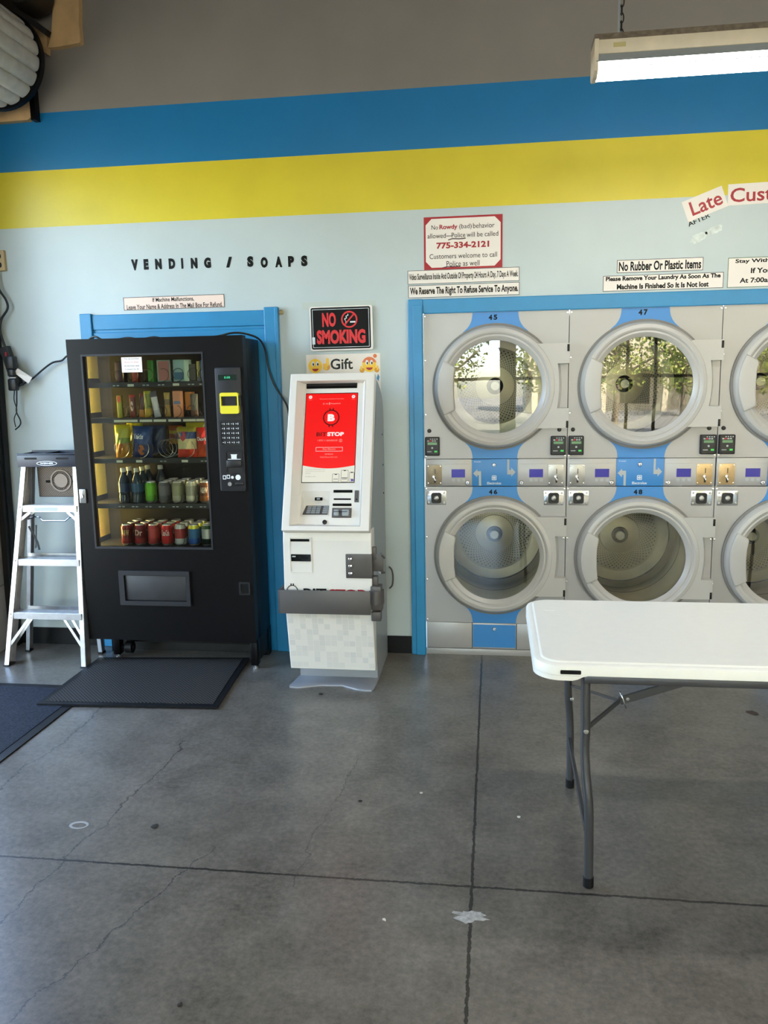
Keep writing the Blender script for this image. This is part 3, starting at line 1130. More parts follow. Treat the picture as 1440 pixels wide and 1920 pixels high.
box(bm, -1.345, -1.329, VY - 0.030, VY - 0.012, 1.478, 1.532)
obj('bill_slot', bm, M_['black_plastic'], bill)
bm = NB()
for q, mi_ in ((-1.428, 0), (-1.414, 1)):
    box(bm, q, q + 0.009, VY - 0.0285, VY - 0.0272, 1.456, 1.466, mi=mi_)
prism(bm, [(-1.398, 1.456), (-1.378, 1.456), (-1.388, 1.474)], 0.0272, 0.0285, Fv, mi=2)
obj('acceptor_marks', bm, [M_['bright_red'], M_['white_print'], M_['trim_blue']], bill, False)
bm = NB()
ring_prism(bm, rrect(-1.458, -1.340, 1.262, 1.400, 0.005), rrect(-1.450, -1.348, 1.270, 1.394, 0.003), 0.011, 0.0175, Fv)
prism(bm, rect(-1.452, -1.346, 1.268, 1.396), 0.010, 0.0125, Fv)
kp = obj('keypad', bm, M_['black_plastic'], cpan)
bm = NB()
prism(bm, rrect(-1.447, -1.427, 1.373, 1.390, 0.003), 0.0125, 0.0155, Fv, bev=0.001)
key0 = obj('key', bm, M_['panel_grey'], kp)
bm = NB()
text(bm, '8', -1.4345, -1.4295, 1.3765, 1.3865, 0.0157, Fv, 0.02)
box(bm, -1.445, -1.439, VY - 0.0157, VY - 0.0154, 1.380, 1.383)
kl0 = obj('key_mark', bm, M_['white_print'], kp, False)
for r in range(5):
    for c in range(4):
        if r or c:
            for src in (key0, kl0):
                k_ = src.copy()
                COL.objects.link(k_)
                k_.parent = kp
                k_.matrix_parent_inverse = src.matrix_parent_inverse
                k_.location = (c * 0.0255, 0, -r * 0.0248)
bm = NB()
prism(bm, rect(-1.431, -1.342, 1.116, 1.230), 0.0115, 0.013, Fv)
ring_prism(bm, rect(-1.433, -1.340, 1.114, 1.232), rect(-1.429, -1.344, 1.118, 1.228), 0.012, 0.017, Fv)
box(bm, -1.428, -1.345, VY - 0.022, VY - 0.012, 1.148, 1.186, bev=0.003)
cm = obj('coin_slot', bm, M_['black_plastic'], cpan)
bm = NB()
prism(bm, [(-1.402, 1.194), (-1.372, 1.194), (-1.372, 1.212), (-1.368, 1.218), (-1.406, 1.218), (-1.402, 1.212)], 0.0132, 0.0142, Fv)
box(bm, -1.422, -1.350, VY - 0.0145, VY - 0.013, 1.190, 1.193)
obj('coin_decal', bm, M_['white_print'], cpan, False)
for q in (0, 1):
    bm = NB()
    ring_prism(bm, rect(-1.455 + q * 0.022, -1.437 + q * 0.022, 1.082 + q * 0.004, 1.104 + q * 0.003), rect(-1.452 + q * 0.022, -1.441 + q * 0.022, 1.086 + q * 0.004, 1.100 + q * 0.003), 0.012, 0.0126, Fv)
    obj('coin_decal', bm, M_['white_print'], cpan, False)
for cx, r_ in ((-1.402, 0.008), (-1.370, 0.0145)):
    bm = NB()
    prism(bm, circ(cx, 1.093, r_, 18), 0.012, 0.0128, Fv)
    obj('coin_decal', bm, M_['white_print'], cpan, False)
bm = NB()
lathe(bm, [(0.012, 0.010), (0.011, 0.02), (0, 0.0205)], face_y(VY, -1.416, 1.057), 18)
obj('return_button', bm, M_['steel'], cpan)
bm = NB()
prism(bm, rrect(-1.388, -1.340, 1.050, 1.066, 0.007), 0.011, 0.016, Fv, bev=0.002)
obj('coin_lever', bm, M_['black_plastic'], cpan)
# delivery flap, coin return, lock
bm = NB()
ring_prism(bm, rrect(-2.095, -1.679, 0.366, 0.566, 0.004), rrect(-2.064, -1.701, 0.391, 0.540, 0.003), -0.002, 0.014, Fv)
fl = obj('delivery_door', bm, M_['panel_grey'], vdoor)
bm = NB()
prism(bm, rect(-2.062, -1.703, 0.395, 0.536), 0.0, 0.003, Fv, bev=0.001)
obj('flap', bm, mat('flap_dark', (34, 34, 36), 0.5, var=0.25, vscale=12), fl)
bm = NB()
ring_prism(bm, rrect(-1.398, -1.334, 0.434, 0.508, 0.006), rrect(-1.388, -1.344, 0.444, 0.498, 0.004), -0.002, 0.005, Fv)
prism(bm, rect(-1.39, -1.342, 0.442, 0.5), 0.0, 0.0008, Fv, mi=1)
box(bm, -1.386, -1.346, VY - 0.003, VY, 0.446, 0.468, mi=1)
obj('coin_return', bm, [M_['black_plastic'], M_['black_print']], vdoor)
bm = NB()
prism(bm, rrect(-2.292, -2.254, 0.949, 1.028, 0.004), 0.0, 0.012, Fv, bev=0.003)
lkv = obj('door_lock', bm, M_['steel'], vdoor)
bm = NB()
lathe(bm, [(0.012, 0.012), (0.011, 0.016), (0.006, 0.0165), (0.005, 0.013), (0, 0.013)], face_y(VY, -2.275, 0.988), 18)
obj('lock_cylinder', bm, M_['chrome'], lkv)
# paper notice taped inside the window
bm = NB()
prism(bm, rect(-2.0, -1.884, 1.664, 1.745), -0.011, -0.0105, Fv)
note = obj('paper_notice', bm, M_['paper'], vdoor, False)
bm = NB()
for k, (s_, mi_) in enumerate((('You can purchase', 0), ('Bounce Dry Sheets', 1), ('At the front desk', 0), ('3 sheets for $1', 0))):
    text(bm, s_, -1.985 + 0.004 * (k % 2), -1.899 - 0.004 * (k % 2), 1.731 - k * 0.0185, 1.741 - k * 0.0185, -0.0102, Fv, mi=mi_)
obj('lettering', bm, [M_['black_print'], M_['red_print']], note, False)
# base frame and legs
for lx in (-2.207, -1.332):
    bm = NB()
    fy = VY + 0.005 if lx > -2 else 4.335
    box(bm, lx - 0.02, lx + 0.02, fy, fy + 0.055, 0.022, VZ0 + 0.01, bev=0.003)
    lg = obj('leg', bm, M_['black_paint'], vend)
    bm = NB()
    cyl(bm, (lx, fy + 0.025, 0), (lx, fy + 0.025, 0.012), 0.018, 18)
    cyl(bm, (lx, fy + 0.025, 0.012), (lx, fy + 0.025, 0.03), 0.008, 12)
    obj('levelling_foot', bm, M_['steel'], lg)
for lx in (-2.285, -1.332):
    bm = NB()
    box(bm, lx - 0.015, lx + 0.015, yb - 0.06, yb, 0.0, VZ0 + 0.01)
    obj('leg', bm, M_['black_paint'], vend)
bm = NB()
box(bm, VX1 - 0.03, VX1 - 0.006, VY + 0.06, yb - 0.005, 0.03, VZ0 + 0.01, bev=0.003)
box(bm, -2.19, -1.345, yb - 0.1, yb - 0.07, 0.075, 0.135, bev=0.004)
box(bm, -2.30, -1.345, yb - 0.02, yb - 0.01, 0.0, 0.16)  # black sheet standing in for the shade under the machine
obj('base_rail_and_shade', bm, M_['dark_steel'], vend)
bm = NB()
cyl(bm, (-2.16, 4.37, 0.06), (-2.12, 4.37, 0.06), 0.035, 20)
cyl(bm, (-2.19, 4.37, 0.06), (-2.11, 4.37, 0.06), 0.012, 14)
obj('caster', bm, M_['black_rubber'], vend)
# lamp inside, behind the left edge of the door
bm = NB()
cyl(bm, (VX0 + 0.036, VY + 0.075, 0.72), (VX0 + 0.036, VY + 0.075, 1.75), 0.006, 12)
obj('lamp_tube', bm, mat('warm_lamp_tube', (255, 230, 170), 0.5, emit=(255, 222, 150), estr=190.0), vend)

bm = NB()
cyl(bm, (GX1 + 0.003, VY + 0.068, 0.85), (GX1 + 0.003, VY + 0.068, 1.72), 0.005, 12)
obj('lamp_tube', bm, mat('added_lamp_tube', (255, 240, 210), 0.5, emit=(255, 236, 190), estr=38.0), vend)  # second tube, added out of view to light the liner and products
TRAYS = [1.607, 1.413, 1.189, 0.934, 0.690]
SLOTS = [[-2.06, -1.975, -1.888, -1.80, -1.715, -1.63, -1.565], [-2.05, -1.985, -1.90, -1.82, -1.735, -1.65, -1.575],
         [-2.07, -1.955, -1.815, -1.69, -1.58], [-2.077, -1.998, -1.918, -1.84, -1.760, -1.680, -1.600], [-2.079, -1.999, -1.919, -1.839, -1.760, -1.680, -1.600]]
TY0 = 4.268
for t, z in enumerate(TRAYS):
    bm = NB()
    box(bm, VX0 + 0.028, GX1 + 0.008, TY0, yb - 0.018, z - 0.004, z)
    box(bm, VX0 + 0.028, GX1 + 0.008, TY0 - 0.004, TY0, z - 0.024, z + 0.004, bev=0.001)
    box(bm, VX0 + 0.026, VX0 + 0.03, TY0, yb - 0.018, z, z + 0.03)
    tr = obj('tray', bm, M_['tray'], vend)
    Ft = face_y(TY0 - 0.004)
    for k, sx in enumerate(SLOTS[t]):
        wide = t == 1 or (t == 0 and k in (1, 4)) or (t == 2 and k in (0, 1, 3))
        bm = NB()
        if wide:
            prism(bm, rect(sx - (0.036 if t == 1 else 0.018), sx + (0.036 if t == 1 else 0.018), z - 0.019, z - 0.006), 0.0, 0.001, Ft)
        else:
            for q in (-0.018, 0.004):
                prism(bm, rect(sx + q, sx + q + 0.014, z - 0.016, z - 0.010), 0.0, 0.001, Ft)
        obj('price_label', bm, M_['tag_white'] if wide else M_['grey_print'], tr, False)
        rr_ = (0.036, 0.032, 0.050, 0.030, 0.030)[t]
        hel = []
        turns = 4
        for i in range(turns * 16 + 1):
            a = 2 * PI * i / 16 - PI / 2
            hel.append((sx + rr_ * math.cos(a), TY0 + 0.008 + i / (turns * 16) * 0.22, z + rr_ + 0.003 + rr_ * math.sin(a)))
        bm = NB()
        tube(bm, hel, 0.0017 if t != 2 else 0.002, 6)
        obj('coil', bm, M_['wire'] if t != 2 else M_['steel'], tr)


# products -------------------------------------------------------------
PM = {}


def pm(c, rough=0.35, metal=0.0):
    k = (c, rough, metal)
    if k not in PM:
        PM[k] = mat('pack_%d_%d_%d' % c, c, rough, metal)
    return PM[k]


def make_can(x, y, z, body, band, label, lower=None, script=None, scol=None, group=None, bz=(0.35, 0.8)):
    t = thing('drink_can', label, 'can', (x, y, z), group)
    F = frame((x, y, z), (1, 0, 0), (0, 1, 0), (0, 0, 1))
    lo = lower or body
    H = 0.122
    prof = [(0.024, 0.0), (0.027, 0.003), (0.0325, 0.012), (0.033, 0.02), (0.033, H * bz[0]), (0.033, H * bz[1]), (0.033, 0.104), (0.027, 0.116), (0.0268, 0.122)]
    bm = NB()
    lathe(bm, prof, F, 24, cap0=True, mis=[3, 3, 0, 0, 1, 0, 0, 3])
    for f in bm.faces:
        if all(v.co.z < z + 0.055 for v in f.verts) and f.material_index == 0:
            f.material_index = 2
    obj('can_body', bm, [pm(body, 0.28, 0.35), pm(band, 0.28, 0.35), pm(lo, 0.28, 0.35), M_['alu']], t)
    bm = NB()
    lathe(bm, [(0.0268, 0.122), (0.0255, 0.119), (0.0, 0.119)], F, 24)
    obj('can_top', bm, M_['alu'], t)
    if script:
        bm = NB()
        nb = NB()
        text(nb, script, -0.020, 0.024, 0.058, 0.092, 0.0, Matrix.Identity(4), 0.02)
        for v in nb.verts:
            a = v.co.x / 0.033
            v.co = Vector((x + 0.0334 * math.sin(a), y - 0.0334 * math.cos(a), z + v.co.y))
        merge(bm, nb)
        obj('lettering', bm, pm(scol or (235, 235, 235)), t, False)
    return t


def make_bottle(x, y, z, body, cap, label, group=None, lab=None):
    t = thing('drink_bottle', label, 'bottle', (x, y, z), group)
    F = frame((x, y, z), (1, 0, 0), (0, 1, 0), (0, 0, 1))
    bm = NB()
    lathe(bm, [(0.0, 0.001), (0.028, 0.0), (0.032, 0.006), (0.032, 0.04), (0.030, 0.05), (0.032, 0.06), (0.032, 0.115), (0.026, 0.14), (0.0135, 0.165), (0.0135, 0.178)], F, 24)
    obj('bottle_body', bm, pm(body, 0.15), t)
    bm = NB()
    lathe(bm, [(0.0155, 0.175), (0.0155, 0.196), (0.013, 0.198), (0, 0.198)], F, 20)
    obj('cap', bm, pm(cap, 0.4), t)
    bm = NB()
    lathe(bm, [(0.0326, 0.062), (0.0326, 0.112)], F, 24)
    obj('bottle_label', bm, pm(lab or (40, 70, 130)), t)
    return t


def make_bag(x, y, z, wd, ht, th, cols, label, group=None, script=None, scol=(240, 240, 240), sbox=(0.15, 0.85, 0.5, 0.66), tilt=0.0, cat='snack bag', nm='snack_bag', spot=None):
    t = thing(nm, label, cat, (x, y, z), group)
    nu, nv = 14, 18
    bm = NB()
    ct, st = math.cos(tilt), math.sin(tilt)

    def P(u, v, s):
        e = max(0.0, (1 - abs(2 * u - 1) ** 2.6)) ** 0.6 * max(0.0, (1 - abs(2 * v - 1) ** 3.2)) ** 0.7
        px = (u - 0.5) * wd * (1 - 0.06 * math.sin(PI * v))
        wob_ = th * (0.05 * math.sin(9 * u + 7 * v) + 0.05 * math.sin(23 * u - 17 * v + 40 * x) + 0.03 * math.sin(31 * v + 11 * u))
        pz = v * ht
        return Vector((x + ct * px + st * pz, y + s * (th / 2 * e + wob_ * e), z + ct * pz - st * px))
    for s in (-1, 1):
        g = [[bm.verts.new(P(i / nu, j / nv, s)) for i in range(nu + 1)] for j in range(nv + 1)]
        for j in range(nv):
            for i in range(nu):
                f = bm.faces.new((g[j][i], g[j][i + 1], g[j + 1][i + 1], g[j + 1][i]))
                v = (j + 0.5) / nv
                mi = 0
                for k, (vm, c) in enumerate(cols):
                    if v < vm:
                        mi = k
                        break
                f.material_index = mi
    bmesh.ops.remove_doubles(bm, verts=bm.verts, dist=1e-5)
    bmesh.ops.recalc_face_normals(bm, faces=bm.faces)
    obj('bag_body' if nm == 'snack_bag' else 'wrapper', bm, [pm(c, 0.3) for _, c in cols], t)
    if script or spot:
        bm = NB()
        nb = NB()
        if script:
            text(nb, script, sbox[0], sbox[1], sbox[2], sbox[3], 0, Matrix.Identity(4), 0.03)
        if spot:
            prism(nb, circ(spot[0], spot[1], spot[2], 16), 0, 0.0, mi=1)
        for v in nb.verts:
            v.co = P(v.co.x, v.co.y, -1) + Vector((0, -0.0012, 0))
        bmesh.ops.remove_doubles(nb, verts=nb.verts, dist=1e-6)
        merge(bm, nb)
        obj('print', bm, [pm(scol), pm(spot[3] if spot else scol)], t, False)
    return t


def make_carton(x, y, z, wd, dp, ht, col, label, panel=None, pz=(0.1, 0.55), script=None, scol=(240, 240, 240), rot=0.0, nm='carton', cat='carton', group=None):
    t = thing(nm, label, cat, (x, y, z), group)
    R = Matrix.Translation((x, y, z)) @ Matrix.Rotation(rot, 4, 'Z')
    b = NB()
    box(b, -wd / 2, wd / 2, 0, dp, 0, ht, bev=0.003)
    bm = NB()
    merge(bm, b, None, R)
    obj('box_body', bm, pm(col, 0.45), t)
    if panel:
        b = NB()
        box(b, -wd / 2 + 0.006, wd / 2 - 0.006, -0.0012, 0.001, ht * pz[0], ht * pz[1])
        bm = NB()
        merge(bm, b, None, R)
        obj('print', bm, pm(panel, 0.4), t, False)
    if script:
        bm = NB()
        text(bm, script, -wd * 0.36, wd * 0.36, ht * 0.6, ht * 0.78, 0.0018, R @ face_y(0), 0.02)
        obj('lettering', bm, pm(scol), t, False)
    return t


CY = TY0 + 0.045
z5, z4, z3, z2, z1 = TRAYS[4], TRAYS[3], TRAYS[2], TRAYS[1], TRAYS[0]
# bottom tray: seven columns of cans
row5 = [('dark red', (120, 20, 26), (96, 16, 22), None, 'A&W', (210, 170, 120)), ('maroon', (130, 28, 34), (112, 22, 28), (150, 24, 30), 'Dr', (220, 190, 170)),
        ('pinkish red', (176, 52, 54), (190, 70, 70), None, None, None), ('bright red', (190, 14, 24), (190, 14, 24), None, 'Coca-Cola', (240, 235, 235)),
        ('silver and red', (196, 196, 196), (176, 60, 58), (200, 200, 200), None, None), ('yellow and blue', (206, 206, 60), (60, 120, 170), (30, 90, 180), None, None),
        ('dark green', (16, 66, 40), (214, 214, 208), (18, 40, 30), None, None)]
for k, (nm, c, bnd, lo, sc, scc) in enumerate(row5):
    front = make_can(SLOTS[4][k], CY, z5 + 0.003, c, bnd, '%s drink can at the front of the lowest tray' % nm, lo, sc, scc, 'cans on the lowest tray')
    for q in (1, 2):
        dup(front, (0, 0.07 * q, 0), '%s drink can on the lowest tray, %s behind its front can' % (nm, ('first', 'second')[q - 1]), 'cans on the lowest tray')
row4 = [('bright green', (96, 170, 34), (110, 186, 40), None, None, None), ('dark silver', (92, 92, 98), (110, 110, 116), None, None, None), ('olive silver', (136, 136, 108), (150, 150, 120), (170, 170, 150), None, None),
        ('pale silver', (190, 188, 164), (160, 158, 140), (206, 204, 180), 'IZZE', (120, 118, 100)), ('brown', (122, 72, 40), (96, 52, 28), (140, 86, 50), 'A&W', (240, 225, 205))]
row4[3] = ('pale silver', (190, 188, 164), (160, 158, 140), (206, 204, 180), None, None)
for k, (nm, c, bnd, lo, sc, scc) in enumerate(row4):
    front = make_can(SLOTS[3][k + 2], CY, z4 + 0.003, c, bnd, '%s drink can at the front of the second tray from below' % nm, lo, sc, scc, 'cans on the second tray from below')
    if k:
        for q in (1, 2):
            dup(front, (0, 0.07 * q, 0), '%s drink can on the second lowest tray, %s behind its front can' % (nm, ('first', 'second')[q - 1]), 'cans on the second tray from below')
b1 = make_bottle(SLOTS[3][0], CY, z4 + 0.003, (26, 44, 66), (206, 208, 212), 'dark blue bottle with white cap, nearest the yellow side of the machine', 'bottles on the second tray from below', (30, 56, 100))
b2 = make_bottle(SLOTS[3][1], CY, z4 + 0.003, (24, 52, 66), (200, 204, 190), 'blue green bottle with white cap, next to the green can', 'bottles on the second tray from below', (40, 84, 120))
dup(b1, (0, 0.075, 0), 'dark blue bottle directly behind the one nearest the yellow side', 'bottles on the second tray from below')
dup(b2, (0, 0.075, 0), 'blue green bottle directly behind the one next to the green can', 'bottles on the second tray from below')
dup(b2, (0, 0.15, 0), 'blue green bottle last in its column behind the green can', 'bottles on the second tray from below')
make_bottle(SLOTS[3][2] - 0.002, CY + 0.15, z4 + 0.003, (30, 44, 58), (196, 200, 204), 'dark bottle standing behind the bright green can', 'bottles on the second tray from below', (36, 50, 80))
# crisps
make_bag(SLOTS[2][0] + 0.005, CY, z3 + 0.004, 0.095, 0.185, 0.05, [(0.45, (170, 120, 40)), (0.62, (120, 140, 40)), (1, (188, 180, 40))], 'yellow green crisp bag, first bag on the third tray beside the yellow side', 'bags on the third tray', spot=(0.5, 0.25, 0.2, (150, 90, 40)))
make_bag(SLOTS[2][0] + 0.045, CY + 0.075, z3 + 0.02, 0.10, 0.19, 0.04, [(0.7, (110, 110, 30)), (1, (178, 176, 40))], 'olive yellow crisp bag behind the blue one', 'bags on the third tray')
make_bag(SLOTS[2][1], CY, z3 + 0.004, 0.12, 0.175, 0.05, [(0.45, (20, 44, 96)), (1, (28, 64, 124))], 'blue crisp bag with white lettering on the third tray', 'bags on the third tray', script='Takis', sbox=(0.1, 0.62, 0.6, 0.76), spot=(0.52, 0.25, 0.17, (170, 100, 50)), tilt=0.06)
make_bag(SLOTS[2][1] + 0.05, CY + 0.08, z3 + 0.02, 0.12, 0.16, 0.04, [(1, (22, 48, 92))], 'dark blue crisp bag tucked behind the blue one with lettering', 'bags on the third tray')
make_bag(SLOTS[2][2] + 0.01, CY + 0.13, z3 + 0.07, 0.085, 0.105, 0.03, [(0.3, (180, 140, 50)), (0.55, (130, 70, 60)), (0.75, (196, 170, 40)), (1, (170, 84, 40))], 'small orange and yellow crisp bag at the back of the emptied coil', 'bags on the third tray')
make_bag(SLOTS[2][3], CY, z3 + 0.004, 0.115, 0.17, 0.05, [(0.26, (206, 60, 36)), (0.62, (214, 204, 150)), (0.85, (40, 62, 112)), (1, (150, 140, 40))], 'white crisp bag with blue top and red bottom on the third tray', 'bags on the third tray', spot=(0.38, 0.7, 0.16, (180, 60, 70)))
make_bag(SLOTS[2][3] + 0.03, CY + 0.07, z3 + 0.02, 0.12, 0.175, 0.04, [(0.8, (120, 118, 70)), (1, (170, 166, 50))], 'yellow topped crisp bag behind the white one', 'bags on the third tray')
make_bag(SLOTS[2][4], CY, z3 + 0.004, 0.11, 0.165, 0.05, [(0.45, (190, 70, 30)), (1, (196, 44, 34))], 'red crisp bag at the control panel end of the third tray', 'bags on the third tray', script='Doritos', sbox=(0.05, 0.95, 0.56, 0.68))
# chocolate bars and sweets on the second tray
G2 = 'sweets on the second tray'
make_carton(SLOTS[1][0] - 0.018, CY - 0.01, z2 + 0.002, 0.03, 0.02, 0.125, (150, 150, 40), 'thin green sweet pack with orange top, nearest the yellow side of the second tray', panel=(214, 84, 36), pz=(0.7, 0.98), nm='sweet_pack', cat='sweet pack', group=G2)
make_bag(SLOTS[1][1] - 0.01, CY, z2 + 0.004, 0.036, 0.125, 0.018, [(0.9, (120, 44, 30)), (1, (196, 60, 40))], 'upright chocolate bar in brown wrapper with a white mark', G2, spot=(0.5, 0.5, 0.22, (225, 215, 200)), cat='chocolate bar', nm='chocolate_bar')
make_bag(SLOTS[1][1] + 0.037, CY + 0.01, z2 + 0.004, 0.036, 0.13, 0.018, [(0.35, (190, 130, 60)), (0.9, (84, 44, 30)), (1, (120, 50, 30))], 'upright dark brown chocolate bar leaning by the white marked bar', G2, cat='chocolate bar', nm='chocolate_bar', tilt=0.08)
make_bag(SLOTS[1][2] - 0.005, CY, z2 + 0.004, 0.042, 0.145, 0.02, [(0.35, (190, 160, 50)), (0.9, (120, 130, 40)), (1, (170, 170, 50))], 'olive and yellow bar left of the silver one', G2, cat='chocolate bar', nm='chocolate_bar')
make_bag(SLOTS[1][2] + 0.05, CY, z2 + 0.004, 0.04, 0.145, 0.02, [(0.3, (190, 190, 196)), (0.8, (215, 215, 220)), (1, (90, 90, 94))], 'slanting silver wrapped bar on the second tray', G2, cat='chocolate bar', nm='chocolate_bar', tilt=-0.16)
make_bag(SLOTS[1][3] + 0.02, CY + 0.02, z2 + 0.004, 0.036, 0.135, 0.018, [(0.5, (180, 140, 70)), (0.7, (130, 110, 70)), (1, (190, 160, 80))], 'tan bar standing in the middle of the second tray', G2, cat='chocolate bar', nm='chocolate_bar')
make_carton(SLOTS[1][4] + 0.005, CY - 0.012, z2 + 0.002, 0.05, 0.03, 0.145, (222, 150, 110), 'pale orange upright sweet pack on the second tray', panel=(120, 130, 160), pz=(0.5, 0.62), nm='sweet_pack', cat='sweet pack', group=G2)
make_carton(SLOTS[1][4] + 0.055, CY + 0.03, z2 + 0.04, 0.04, 0.05, 0.1, (206, 134, 60), 'orange sweet pack behind the pale orange one', nm='sweet_pack', cat='sweet pack', group=G2)
make_bag(SLOTS[1][5] + 0.01, CY + 0.01, z2 + 0.004, 0.045, 0.125, 0.02, [(0.3, (96, 66, 50)), (1, (98, 94, 84))], 'grey brown bar near the control panel', G2, cat='chocolate bar', nm='chocolate_bar')
make_bag(SLOTS[1][6] + 0.012, CY, z2 + 0.004, 0.036, 0.13, 0.018, [(1, (222, 206, 160))], 'pale cream bar at the control panel end of the second tray', G2, cat='chocolate bar', nm='chocolate_bar')
# soaps on the top tray
G1 = 'packs on the top tray'
make_carton(SLOTS[0][0], CY, z1 + 0.002, 0.05, 0.05, 0.115, (60, 30, 34), 'dark maroon pack at the yellow side of the top tray', nm='soap_pack', cat='soap pack', group=G1)
make_carton(SLOTS[0][1] + 0.005, CY, z1 + 0.002, 0.034, 0.04, 0.11, (160, 52, 26), 'orange red pack below the paper notice', nm='soap_pack', cat='soap pack', group=G1)
make_carton(SLOTS[0][2] + 0.01, CY, z1 + 0.002, 0.034, 0.04, 0.12, (46, 140, 40), 'green pack beside the paper notice on the top tray', nm='soap_pack', cat='soap pack', group=G1)
make_carton(SLOTS[0][3] + 0.0, CY, z1 + 0.004, 0.072, 0.07, 0.118, (150, 186, 172), 'pale green carton with red front on the top tray', panel=(170, 96, 92), pz=(0.05, 0.95), nm='soap_box', cat='soap box', rot=0.35, group=G1)
make_carton(SLOTS[0][4] - 0.0, CY, z1 + 0.004, 0.075, 0.07, 0.118, (170, 206, 198), 'white and teal carton with blue label on the top tray', panel=(52, 110, 140), pz=(0.08, 0.42), nm='soap_box', cat='soap box', rot=-0.25, group=G1)
make_carton(SLOTS[0][4] + 0.065, CY + 0.03, z1 + 0.002, 0.04, 0.06, 0.095, (78, 78, 74), 'dark grey pack beside the white and teal carton', nm='soap_pack', cat='soap pack', group=G1)
make_carton(SLOTS[0][5] + 0.02, CY + 0.02, z1 + 0.002, 0.02, 0.03, 0.11, (170, 164, 90), 'slim pale yellow pack on the top tray', nm='soap_pack', cat='soap pack', panel=(80, 90, 150), pz=(0.02, 0.2), group=G1)
make_carton(SLOTS[0][6] + 0.0, CY + 0.01, z1 + 0.002, 0.05, 0.05, 0.115, (60, 84, 140), 'blue pack with red front at the control panel end of the top tray', panel=(160, 60, 60), pz=(0.3, 0.8), nm='soap_pack', cat='soap pack', group=G1, rot=0.3)

# ------------------------------------------------------------------ payment kiosk
KX0, KX1 = -1.062, -0.612
KO = (-0.837, 3.90, 0.863)
KV = (0.0, 0.36891, 0.92946)
KN = (0.0, -0.92946, 0.36891)
Fk = frame(KO, (1, 0, 0), KV, KN)
kiosk = thing('payment_kiosk', 'white floor standing payment kiosk with red screen, beside the black vending machine', 'kiosk', (-0.837, 4.2, 0))
# grey body: side outline swept across the width
bm = NB()
side = [(4.16, 0.008), (4.16, 0.10), (4.06, 0.10), (3.985, 0.56), (3.985, 0.86), (4.02, 0.90), (4.235, 1.42), (4.285, 1.60), (4.34, 1.585), (4.42, 1.55), (4.48, 1.51), (4.515, 1.47), (4.53, 1.42), (4.53, 0.0), (4.30, 0.0), (4.30, 0.008)]
Ms = Matrix(((0, 0, 1, 0), (1, 0, 0, 0), (0, 1, 0, 0), (0, 0, 0, 1)))     # (u, v, w) -> (y, z, x)
prism(bm, side, KX0 + 0.012, KX1 - 0.004, Ms)
obj('body', bm, M_['kiosk_grey'], kiosk, False)
# white upper fascia: frame, deep recess and its back plate
bm = NB()
ou = [(-0.223, -0.004), (0.225, -0.004), (0.225, 0.835), (-0.223, 0.835)]
ii = [(-0.181, 0.022), (0.177, 0.022), (0.177, 0.794), (-0.184, 0.794)]
ib = [(-0.150, 0.040), (0.168, 0.030), (0.158, 0.806), (-0.152, 0.806)]
ring_prism(bm, ou, ii, -0.06, 0.0, Fk)
t = bmesh.new()
A = [t.verts.new((p[0], p[1], 0.0)) for p in ii]
B = [t.verts.new((p[0], p[1], -0.045)) for p in ib]
for k in range(4):
    t.faces.new((A[k], A[(k + 1) % 4], B[(k + 1) % 4], B[k]))
bmesh.ops.recalc_face_normals(t, faces=t.faces)
merge(bm, t, 0, Fk)
fas = obj('upper_fascia', bm, M_['kiosk_white'], kiosk, False)
md = fas.modifiers.new('edge', 'BEVEL')
md.width = 0.004
md.segments = 2
md.limit_method = 'ANGLE'
bm = NB()
plate_o = [(-0.155, 0.026), (0.172, 0.026), (0.172, 0.81), (-0.155, 0.81)]
ring_prism(bm, plate_o, [(-0.14, 0.076), (0.010, 0.081), (0.006, 0.212), (-0.138, 0.212)], -0.055, -0.043, Fk)
obj('console', bm, M_['kiosk_white'], kiosk, False)
bm = NB()
# keypad niche: sloped floor and back
t = bmesh.new()
q = [t.verts.new(p) for p in ((-0.138, 0.212, -0.043), (0.006, 0.212, -0.043), (0.006, 0.150, -0.075), (-0.128, 0.150, -0.075), (0.010, 0.081, -0.043), (-0.14, 0.076, -0.043))]
t.faces.new((q[0], q[1], q[2], q[3]))
t.faces.new((q[3], q[2], q[4], q[5]))
t.faces.new((q[1], q[4], q[2]))
t.faces.new((q[0], q[3], q[5]))
bmesh.ops.recalc_face_normals(t, faces=t.faces)
merge(bm, t, 0, Fk)
obj('keypad_niche', bm, M_['kiosk_white'], kiosk, False)
bm = NB()
prism(bm, rrect(-0.144, 0.127, 0.766, 0.803, 0.003), -0.045, -0.0415, Fk)
obj('camera_window', bm, M_['gloss_black'], kiosk)
# screen
S0 = -0.0425
bm = NB()
prism(bm, rect(-0.144, 0.134, 0.254, 0.741), -0.046, S0, Fk)
scr = obj('screen', bm, M_['gloss_black'], kiosk, False)
bm = NB()
arcp = [(-0.141 + 0.272 * k / 16, 0.347 - 0.016 * math.sin(PI * k / 16)) for k in range(17)]
prism(bm, arcp + [(0.131, 0.737), (-0.141, 0.737)], S0, S0 + 0.0004, Fk)
obj('red_display', bm, M_['screen_red'], scr, False)
bm = NB()
prism(bm, [(-0.141, 0.258), (0.131, 0.258)] + arcp[::-1], S0, S0 + 0.0004, Fk)
obj('white_display', bm, M_['screen_white'], scr, False)
d_ = S0 + 0.0007
bm = NB()
bm = NB()
text(bm, 'No purchase necessary to view offers', -0.069, 0.060, 0.704, 0.711, d_, Fk, 0.01)
obj('lettering', bm, M_['screen_pink'], scr, False)
bm = NB()
text(bm, 'E N', -0.050, -0.022, 0.678, 0.685, d_, Fk, 0.02)
obj('lettering', bm, M_['screen_pink'], scr, False)
bm = NB()
